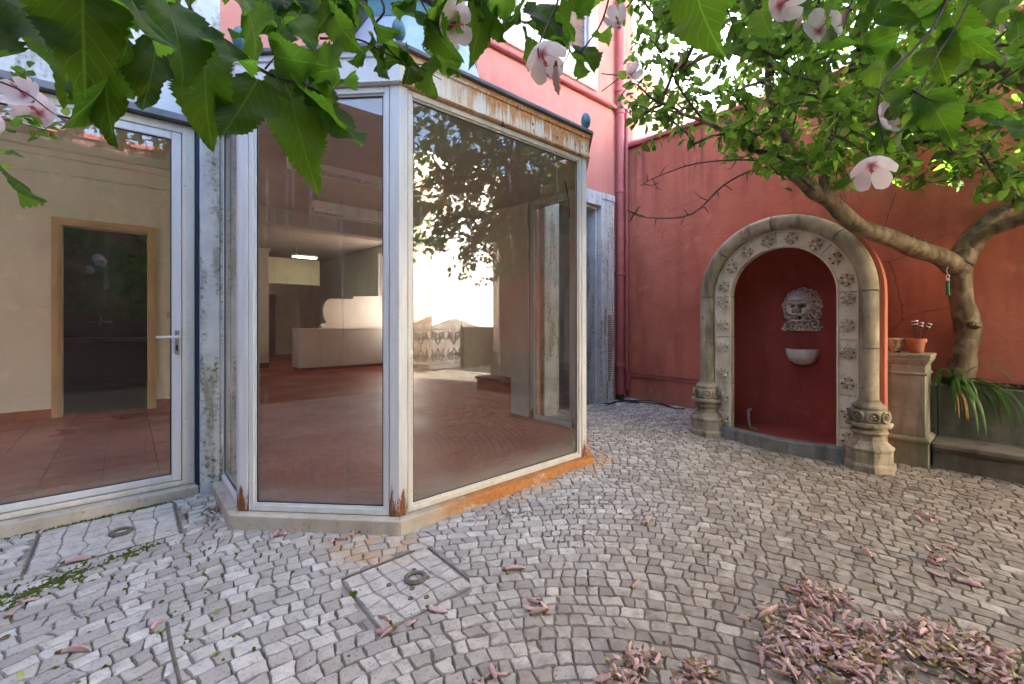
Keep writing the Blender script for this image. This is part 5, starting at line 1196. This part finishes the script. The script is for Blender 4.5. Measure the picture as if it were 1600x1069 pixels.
# near leaves: (base, tip) measured in the view, distance, facing
near = [((20, -45), (72, 92), .62, 1.0), ((130, -60), (124, 104), .60, 1.0), ((196, -35), (214, 103), .62, .85), ((-40, 60), (26, 178), .6, .9), ((90, 30), (120, 152), .78, .85), ((172, 55), (135, 198), .74, .55), ((200, 60), (180, 200), .76, .6),
 ((245, 62), (234, 178), .78, .85), ((262, 5), (302, 98), .72, .9), ((322, 88), (310, 196), .80, .95), ((350, 58), (370, 152), .76, .95), ((402, 125), (350, 218), .82, .95), ((-30, 215), (20, 330), .6, .6), ((455, 156), (479, 265), .90, 1.0), ((508, 156), (558, 236), .94, .8),
 ((430, 88), (484, 102), .92, 1.3), ((484, 110), (560, 118), .96, 1.1), ((440, 112), (452, 160), .98, 1.25), ((490, 128), (500, 188), 1.0, .95), ((482, 140), (518, 205), .93, .3), ((502, 120), (557, 158), .98, .8), ((388, 20), (414, 97), .80, .8), ((455, 30), (488, 55), 1.0, .9),
 ((536, 25), (528, 56), 1.2, .8), ((578, 20), (580, 72), 1.15, .8), ((600, 66), (632, 70), 1.25, .7), ((605, 95), (638, 88), 1.3, .8), ((573, 72), (576, 108), 1.2, .7), ((586, 68), (596, 98), 1.25, .7), ((598, 88), (604, 113), 1.3, .55), ((666, 22), (645, 62), 1.15, 1.0), ((672, 26), (676, 77), 1.12, .65), ((690, 12), (698, 40), 1.15, .9), ((636, 0), (624, 20), 1.2, .5), ((652, 0), (645, 18), 1.2, .6), ((668, 98), (672, 147), 1.3, .75), ((640, 88), (648, 122), 1.3, .6), ((680, 88), (700, 110), 1.35, .5),
 ((750, -12), (768, 58), 1.3, .8), ((775, 20), (780, 60), 1.3, .6), ((800, 25), (830, 52), 1.3, .8), ((812, 10), (822, 30), 1.25, .9), ((838, 8), (880, 62), 1.3, .9), ((822, 62), (832, 85), 1.3, .8), ((862, 62), (880, 78), 1.3, .7), ((900, 20), (925, 10), 1.35, .8), ((908, 75), (932, 102), 1.35, .8), ((900, 92), (906, 115), 1.35, .5), ((935, 60), (945, 66), 1.35, .4), ((872, 18), (905, 60), 1.25, .8),
 ((1020, -20), (1030, 22), 1.4, .9), ((1085, -40), (1085, 66), 1.1, .8), ((1118, -12), (1132, 18), 1.2, .8), ((1160, -15), (1164, 10), 1.3, .8),
 ((1350, 70), (1408, 50), 1.4, 1.0), ((1340, 30), (1380, 68), 1.5, .5), ((1375, 20), (1430, 30), 1.5, 1.), ((1290, 10), (1310, 60), 1.3, .5), ((1440, 30), (1500, 10), 1.5, 1.1), ((1485, 25), (1502, 80), 1.5, .9), ((1430, 115), (1404, 110), 1.4, .7), ((1462, 70), (1470, 115), 1.5, 1.), ((1400, 140), (1425, 155), 1.4, 1.2), ((1378, 150), (1402, 190), 1.3, 1.1), ((1445, 150), (1498, 212), 1.25, .9), ((1410, 185), (1416, 230), 1.3, .8), ((1455, 160), (1500, 175), 1.3, .9), ((1370, 210), (1395, 235), 1.3, .6), ((1405, 225), (1425, 265), 1.35, .6),
 ((1525, 170), (1600, 165), 1.5, .45), ((1560, 190), (1620, 215), 1.5, .5), ((1502, 60), (1560, 40), 1.4, .8), ((1560, 20), (1610, 5), 1.3, .8), ((1590, 60), (1605, 30), 1.3, .8)]
for (x0, x1, y0, y1, n, d0, d1, s0) in ((0, 420, -70, 40, 18, .8, 1.1, 52), (380, 560, -50, 60, 26, .95, 1.3, 42), (540, 760, -60, 5, 18, 1.1, 1.5, 36), (760, 940, -70, 10, 14, 1.2, 1.6, 36), (940, 1250, -60, 10, 12, 1.4, 1.9, 34), (1260, 1600, -60, 100, 26, 1.4, 2.1, 38)):
    for _ in range(n):
        bx, by = R_.uniform(x0, x1), R_.uniform(y0, y1); L = s0*R_.uniform(.7, 1.2); a = R_.gauss(PI/2, .7)
        if 585 < bx+L*math.cos(a)*.6 < 665 and by+L > 5: continue
        near.append(((bx, by), (bx+L*math.cos(a), by+L*math.sin(a)), R_.uniform(d0, d1), R_.uniform(.5, 1.05)))
org = ORG[hib.name]; stems = []
for k, ((ax, ay), (tx, ty), dd, face) in enumerate(near):
    a = at(ax, ay, dd*1.03); b_ = at(tx, ty, dd*.97); L = (b_-a).length*1.04; d = (b_-a).normalized()
    # facing: 1 looks at the yard, less turns the blade edge-on
    vd = -((a+b_)/2-V(0, 0, 1.25)).normalized(); sd_ = d.cross(vd).normalized(); th = math.acos(max(-1, min(1, face))) if face < 1 else .12
    th *= (1 if k % 2 else -1); nr = vd*math.cos(th)+sd_*math.sin(th)
    if R_.random() < .5: nr = nr*-1
    o = bpy.data.objects.new('leaf', leafB[k % 7][0]); COL.objects.link(o); o.parent = hib
    wsc = L*R_.uniform(.88, 1.12)*(1.15 if face > 1 else 1.0)
    o.matrix_local = Matrix.Translation(a-org) @ orient(d, nr) @ Matrix.Diagonal((wsc, L, L, 1)); stems.append(a)
# near branches
br_ = MB()
def nbr(pts, r0, r1): sp = smooth_pts(pts, 5); br_.tube(sp, list(np.linspace(r0, r1, len(sp))), 8, wob=.15)
nbr([at(-60, -60, .8), at(110, -20, .85), at(250, 20, .85), at(310, 60, .88), at(400, 105, .90), at(430, 120, .93), at(478, 134, .95), at(500, 145, .95), at(512, 158, .95)], .006, .0018)
nbr([at(432, 120, .93), at(440, 138, .92), at(454, 157, .90)], .002, .0012); nbr([at(414, 108, .93), at(424, 96, .93), at(430, 88, .92)], .002, .001)
nbr([at(560, -60, 1.3), at(600, 10, 1.25), at(585, 45, 1.25), at(620, 90, 1.3), at(655, 105, 1.32), at(690, 125, 1.35)], .004, .0012); nbr([at(500, 60, 1.2), at(560, 62, 1.2), at(600, 82, 1.25), at(640, 100, 1.3), at(664, 100, 1.3)], .003, .001)
nbr([at(640, -40, 1.2), at(660, 5, 1.15), at(672, 26, 1.14), at(674, 32, 1.13)], .003, .0012); nbr([at(850, -60, 1.4), at(872, -10, 1.3), at(860, 30, 1.25), at(842, 70, 1.18), at(842, 90, 1.17)], .004, .0015)
nbr([at(960, -40, 1.5), at(942, 30, 1.4), at(915, 72, 1.35), at(900, 90, 1.35)], .004, .0012); nbr([at(870, 40, 1.2), at(890, 75, 1.18), at(876, 105, 1.15)], .002, .001)
nbr([at(1500, -60, 1.5), at(1465, 30, 1.4), at(1425, 80, 1.35), at(1380, 130, 1.3), at(1372, 180, 1.28), at(1385, 240, 1.27)], .006, .002); nbr([at(1540, -60, 1.5), at(1500, 30, 1.45), at(1468, 80, 1.4), at(1440, 130, 1.35), at(1418, 165, 1.3)], .004, .0015)
nbr([at(1350, -60, 1.6), at(1330, 5, 1.55), at(1312, 60, 1.5), at(1300, 90, 1.5), at(1290, 115, 1.5)], .004, .0015); nbr([at(1425, 140, 1.3), at(1450, 155, 1.27), at(1470, 160, 1.26)], .003, .001)
nbr([at(1200, -60, 1.5), at(1190, 0, 1.5), at(1150, 40, 1.5)], .003, .001); nbr([at(1620, 10, 1.6), at(1560, 60, 1.6), at(1500, 120, 1.7), at(1440, 175, 1.8)], .006, .002)
nbr([at(-20, 120, 1.2), at(40, 145, 1.22), at(80, 175, 1.25), at(110, 192, 1.25)], .0025, .001); nbr([at(-20, 180, 1.2), at(40, 195, 1.25), at(75, 205, 1.27)], .0025, .001)
br_.build('near_branches', M['twig'], hib, smooth=180, kind='stuff')
for (px, py, dd, n) in ((112, 190, 1.25, 6), (35, 112, 1.2, 7), (45, 190, 1.2, 8), (60, 205, 1.22, 6), (10, 240, 1.0, 4), (700, 115, 1.35, 6)):
    for j in range(n):
        o = bpy.data.objects.new('leaf', leafT[j % 4][0]); COL.objects.link(o); o.parent = hib; c = at(px+R_.gauss(0, 9), py+R_.gauss(0, 6), dd)
        o.matrix_local = Matrix.Translation(c-org) @ orient(V(R_.gauss(.2, .6), R_.gauss(0, .6), R_.gauss(0, .4)), V(R_.gauss(0, .6), R_.gauss(0, .6), 1)) @ Matrix.Scale(R_.uniform(.022, .042), 4)
# main stems and canopy overhead and behind
st_ = MB(); skel2 = []
for (pts, r0, r1) in (([(.9, -2.3, -.05), (.95, -2.25, .9), (.7, -2.1, 1.8), (.2, -1.8, 2.6), (-.5, -1.2, 3.0), (-1.2, -.4, 3.2)], .07, .02), ([(.95, -2.25, .9), (1.5, -2.1, 1.9), (2.2, -1.7, 2.7), (3.0, -1.2, 3.1), (3.6, -.6, 3.3)], .05, .015), ([(.7, -2.1, 1.8), (.9, -1.5, 2.6), (1.1, -.7, 2.9), (1.3, .1, 2.7)], .04, .01), ([(1.0, -2.3, -.05), (1.3, -2.6, 1.2), (1.9, -2.8, 2.3), (2.8, -2.7, 3.0), (3.6, -2.4, 3.4)], .05, .015), ([(.8, -2.3, -.05), (.2, -2.6, 1.2), (-.8, -2.7, 2.3), (-1.9, -2.4, 2.9)], .05, .015)):
    sp = smooth_pts([V(*p) for p in pts]); st_.tube(sp, list(np.linspace(r0, r1, len(sp))), 8, wob=.2); skel2 += sp
st_.build('stem', M['bark'], hib, smooth=180)
tg = []
while len(tg) < 1250:
    p = V(R_.uniform(-3.2, 4.6), R_.uniform(-3.4, 1.0), R_.uniform(1.3, 5.6)); x, y, d = proj(p)
    if p.z > 4.3 and p.y > -1.8: continue
    rr = math.sqrt(p.x**2+p.y**2)
    if rr < 1.15 and p.z < 2.3: continue
    if d > .2 and -60 < x < 1660 and y > -40: continue
    if p.y > -1.3 and p.z < 2.35: continue
    if p.x > 2.9 and p.z < 2.5: continue
    if mnoise.noise(p*1.3) > -.12: tg.append(p)
n2, pr2, tp2, cc2 = grow(skel2, tg, .15); twigs('branches', hib, n2, pr2, cc2, M['twig'], .003, 5, .015)
sp2 = []
for k in tp2:
    p = n2[k]
    for j in range(R_.randint(7, 11)):
        b0 = p+V(R_.gauss(0, .07), R_.gauss(0, .07), R_.gauss(0, .06)); sp2.append((Matrix.Translation(b0) @ orient(V(R_.gauss(0, 1), R_.gauss(0, 1), R_.gauss(-.4, .6)), V(R_.gauss(0, .6), R_.gauss(0, .6), 1)), R_.uniform(.08, .14)))
leaves_out(hib, [s_ for s_ in sp2 if not (proj(s_[0].translation)[2] > .1 and -80 < proj(s_[0].translation)[0] < 1680 and proj(s_[0].translation)[1] > -60)], leafT, 0, M['leaf_mass'], 'canopy')
# ================================================================== FALLEN FLOWERS AND BITS
first = {}
def fallen(x, y, ang, s_=1., dz=0., tilt=0., label=None, group=None, k=None, name='fallen_flower'):
    me = WB[(R_.randrange(5) if k is None else k)]
    o = bpy.data.objects.new(name, me); COL.objects.link(o)
    o.matrix_world = Matrix.Translation((x, y, gz(x, y)+.0035+.004*s_+dz)) @ Matrix.Rotation(ang, 4, 'Z') @ Matrix.Rotation(tilt, 4, 'X') @ Matrix.Rotation(R_.uniform(0, 6), 4, 'Y') @ Matrix.Diagonal((s_*R_.uniform(.8, 1.25), s_, s_, 1))
    return tag(o, label, 'fallen flower', group)
def ang_px(px, py, qx, qy): a = G(px, py); b_ = G(qx, qy); return math.atan2(b_[1]-a[1], b_[0]-a[0])-PI/2
singles = [((85, 886), (150, 872), 'wilted pink flower lying on the larger stone-filled cover'), ((8, 968), (38, 945), 'long pale pink flower at the edge of the paving, below the mossy strip'), ((30, 945), (62, 938), 'dark pink flower crossing the pale one below the mossy strip'), ((235, 992), (255, 970), 'pink flower beside a green bract at the head of the iron strip'), ((88, 1024), (140, 1020), 'pink flower lying level near the bottom edge, beyond the iron strip'),
 ((665, 950), (700, 960), 'thin reddish flower on the near edge of the smaller cover'), ((780, 895), (825, 890), 'pale flower by itself right of the smaller cover'), ((985, 920), (1000, 905), 'short orange-pink flower alone in the middle of the paving'), ((968, 805), (985, 796), 'small pink flower nearest the bay among the middle paving'), ((1008, 825), (1020, 812), 'pale pink crumpled flower in the middle of the paving'), ((1030, 815), (1034, 822), 'tiny dark flower beside the crumpled pale one'),
 ((1265, 810), (1290, 818), 'pink flower on bare paving between the niche and the heaps'), ((1345, 857), (1362, 874), 'short pink flower standing diagonal on bare paving'), ((1365, 908), (1380, 915), 'yellowish flower end lying by the long red flower'), ((1485, 907), (1540, 922), 'long pinkish-red flower alone above the right heap'), ((133, 800), (138, 788), 'white-pink flower leaning on the doorstep'), ((940, 770), (955, 768), 'faint pink flower near the bay corner')]
for (a, b_, lb) in singles:
    ga = G(*a); gb = G(*b_); L = math.dist(ga, gb); fallen((ga[0]+gb[0])/2, (ga[1]+gb[1])/2, ang_px(*a, *b_), max(.5, min(1.5, L/.075)), label=lb)
def cluster(cpx, cpy, n, sx, sy, lb, grp, h=.0, rot=None):
    c = G(cpx, cpy)
    for k in range(n):
        x, y = c[0]+R_.gauss(0, sx), c[1]+R_.gauss(0, sy); fallen(x, y, R_.uniform(0, PI) if rot is None else R_.gauss(rot, .6), R_.uniform(.75, 1.2), h*R_.random(), R_.gauss(0, .12+h*4), lb, grp)
cluster(610, 985, 5, .035, .03, 'wilted pink flower in the small bunch at the near corner of the smaller cover', 'flowers at the cover corner', .01)
cluster(840, 950, 5, .05, .03, 'wilted pink flower in the loose bunch right of the smaller cover', 'flowers right of the small cover', .008)
cluster(440, 836, 7, .07, .02, 'pale wilted flower lying against the foot of the bay sill', 'flowers along the bay sill', .004)
cluster(540, 838, 6, .06, .02, 'pale wilted flower against the bay sill, by the rust-stained stones', 'flowers along the bay sill by the rust', .004)
cluster(1440, 805, 6, .05, .04, 'wilted flower in the small scatter before the bench', 'flowers before the bench', .005)
cluster(1470, 872, 11, .10, .035, 'wilted flower in the drawn-out row above the right heap', 'flowers in the row above the heap', .01, -.9)
cluster(1275, 938, 30, .085, .06, 'wilted pink flower in the small separate heap nearest the niche', 'flowers in the small heap', .03)
for (px, py, n, sx, sy, wh_) in ((1245, 1000, 46, .075, .06, 'left tip, nearest the small heap'), (1330, 1030, 46, .10, .05, 'middle, among brown scraps'), (1240, 1050, 26, .07, .04, 'left tip at the bottom edge'), (1440, 1015, 40, .09, .06, 'upper right part, beside the flat green leaf'), (1520, 1035, 30, .08, .05, 'right part, near the corner of the yard'), (1560, 1060, 20, .06, .04, 'lowest right corner')):
    cluster(px, py, n, sx, sy, 'wilted pink flower in the large heap, '+wh_, 'flowers in the large heap, '+wh_.split(',')[0], .04, None)
cluster(985, 1058, 24, .075, .03, 'wilted pink flower in the heap at the bottom edge, middle of the yard', 'flowers in the bottom heap', .03)
cluster(1090, 1062, 12, .05, .03, 'wilted pink flower in the thin right end of the bottom edge heap', 'flowers at the right end of the bottom heap', .02)
cluster(765, 1064, 8, .05, .02, 'wilted pink flower at the bottom edge, below the smaller cover', 'flowers below the small cover', .01)
# crumpled papery petals and brown bits in the heaps
pm = MB(); pm2 = MB(); pm3 = MB()
def bit(mb, x, y, z, r):
    a = R_.uniform(0, 6.3); d = V(math.cos(a), math.sin(a), R_.gauss(0, .3)); s_ = V(-d.y, d.x, R_.gauss(0, .4))*R_.uniform(.25, .7); u = V(0, 0, R_.uniform(.2, .6)); c = V(x, y, z)
    mb.add([c-d*r, c+s_*r, c+d*r, c-s_*r, c+u*r*.6], [(0, 1, 4), (1, 2, 4), (2, 3, 4), (3, 0, 4)])
for (px, py, n, sx, sy) in ((1250, 1010, 330, .09, .06), (1340, 1035, 360, .11, .05), (1450, 1020, 360, .10, .06), (1530, 1045, 260, .09, .05), (1275, 938, 90, .08, .05), (985, 1060, 120, .07, .03), (1090, 1064, 60, .06, .03), (1470, 872, 26, .09, .03)):
    c = G(px, py)
    for k in range(n):
        x, y = c[0]+R_.gauss(0, sx), c[1]+R_.gauss(0, sy); t = R_.random(); bit(pm if t < .45 else pm2 if t < .93 else pm3, x, y, gz(x, y)+R_.uniform(.002, .05), R_.uniform(.007, .021))
M['papery'] = simple('papery_faded_petals', (.60, .47, .41), .7, 0, .3, 50, .4, .003, (.42, .28, .24))
pm.build('petal_litter', M['papery'], kind='stuff', smooth=180, loc=(2.4, .6, 0), label='papery faded petals mixed into the flower heaps')
pm2.build('brown_litter', M['litter'], kind='stuff', smooth=180, loc=(2.4, .6, 0), label='brown dry scraps mixed into the flower heaps')
pm3.build('yellow_litter', M['yellow_green'], kind='stuff', smooth=180, loc=(2.4, .6, 0), label='yellow-green bracts mixed into the flower heaps')
sc_ = MB()
for _ in range(1500):
    x, y = R_.uniform(-.8, 5.0), R_.uniform(.3, 3.9)
    if mnoise.noise(V(x*.9, y*.9, 5)) < -.05 or (.4 < x < 3.8 and y > 2.35): continue
    bit(sc_, x, y, gz(x, y)-.001, R_.uniform(.002, .008))
sc_.build('ground_litter', M['litter'], kind='stuff', smooth=180, loc=(2, 2, 0), label='small brown scraps and seeds scattered over the paving')
# small leaves and bracts, one by one
bits = [((342, 960), 'yellow-green bract on the left paving, nearer the covers', .035), ((335, 1028), 'yellow-green bract near the bottom of the left paving', .04), ((256, 988), 'green bract touching the pink flower at the iron strip', .03), ((28, 1056), 'green bract in the near left corner', .03), ((18, 996), 'ochre leaf lying on the left edge of the paving', .05), ((1205, 825), 'dark small leaf on the middle paving', .02), ((1372, 920), 'green bract lying right of the small heap', .03), ((1475, 842), 'small yellow bract on the right paving', .02), ((1512, 765), 'yellow leaf lying before the bench', .03), ((336, 815), 'green bract at the left foot of the bay', .03), ((147, 793), 'ochre leaf on the doorstep foot', .035), ((925, 783), 'light green bract near the bay corner', .02), ((1565, 1035), 'large flat green leaf on the right heap', .08), ((950, 1045), 'green bract on the heap at the bottom edge', .03), ((1108, 1055), 'second green bract at the bottom edge, farther from the bay', .03), ((1218, 980), 'pale green bract on the near left of the large heap', .04)]
for k, ((px, py), lb, s_) in enumerate(bits):
    x, y, z = G(px, py); o = bpy.data.objects.new('fallen_leaf', leafT[k % 4][0].copy()); COL.objects.link(o)
    o.data.materials[0] = M['ochre'] if 'ochre' in lb or 'dark' in lb else (M['leaf'] if 'flat green' in lb else M['yellow_green'])
    o.matrix_world = Matrix.Translation((x, y, z+(.008 if py < 970 or px < 900 else .03))) @ Matrix.Rotation(R_.uniform(0, 6), 4, 'Z') @ Matrix.Rotation(R_.uniform(-.2, .2), 4, 'Y') @ Matrix.Scale(s_, 4); tag(o, lb, 'leaf')
# flat sill debris: chips and dry leaves
for (px, py, n, sx, sy, nm) in ((332, 800, 60, .03, .08, 'a'), (760, 800, 70, .25, .03, 'b')): 
    c = G(px, py); mb = MB()
    for k in range(n): x, y = c[0]+R_.gauss(0, sx), c[1]+R_.gauss(0, sy); bit(mb, x, min(y, 2.42) if nm == 'b' else y, gz(x, y)+.004, R_.uniform(.008, .018))
    mb.build('leaf_litter', M['litter'] if nm == 'a' else M['papery'], kind='stuff', smooth=180, loc=(c[0], c[1], 0), label='dry brown leaves at the left foot of the bay' if nm == 'a' else 'faded petals along the rusty sill')
for (px, py) in ((668, 913), (592, 927), (617, 915)): 
    pass
for k, ((px, py), lb) in enumerate((((552, 930), 'tiny green weed sprouting at the edge of the smaller cover'), ((1258, 704), 'small green weed growing at the kerb of the niche'), ((1160, 690), 'green weed at the left foot of the niche kerb'), ((10, 835), 'small green weed at the foot of the doorstep'))):
    x, y, z = G(px, py); t = empty('weed', (x, y, z), lb, 'weed')
    for j in range(9):
        o = bpy.data.objects.new('leaf', leafT[j % 4][0]); COL.objects.link(o); o.parent = t; a = j*2.4; o.matrix_local = orient(V(math.cos(a), math.sin(a), .7), V(0, 0, 1)) @ Matrix.Scale(R_.uniform(.018, .03), 4)
# black cables on the ground in the corner
cb = MB(); 
for pts in ([(4.95, 3.78), (5.1, 3.72), (5.3, 3.76), (5.5, 3.66), (5.58, 3.4), (5.5, 3.1)], [(4.9, 3.70), (5.2, 3.78), (5.42, 3.62), (5.52, 3.3), (5.45, 3.0), (5.5, 2.9)], [(5.35, 3.75), (5.45, 3.6), (5.36, 3.5), (5.3, 3.62), (5.42, 3.7)]):
    cb.tube(smooth_pts([V(x, y, gz(x, y)+.012+R_.uniform(0, .012)) for x, y in pts]), .0075, 6)
cb.build('cable', M['cable'], smooth=60, loc=(5.3, 3.6, .1), label='tangle of black cables on the ground in the wall corner', cat='cable')
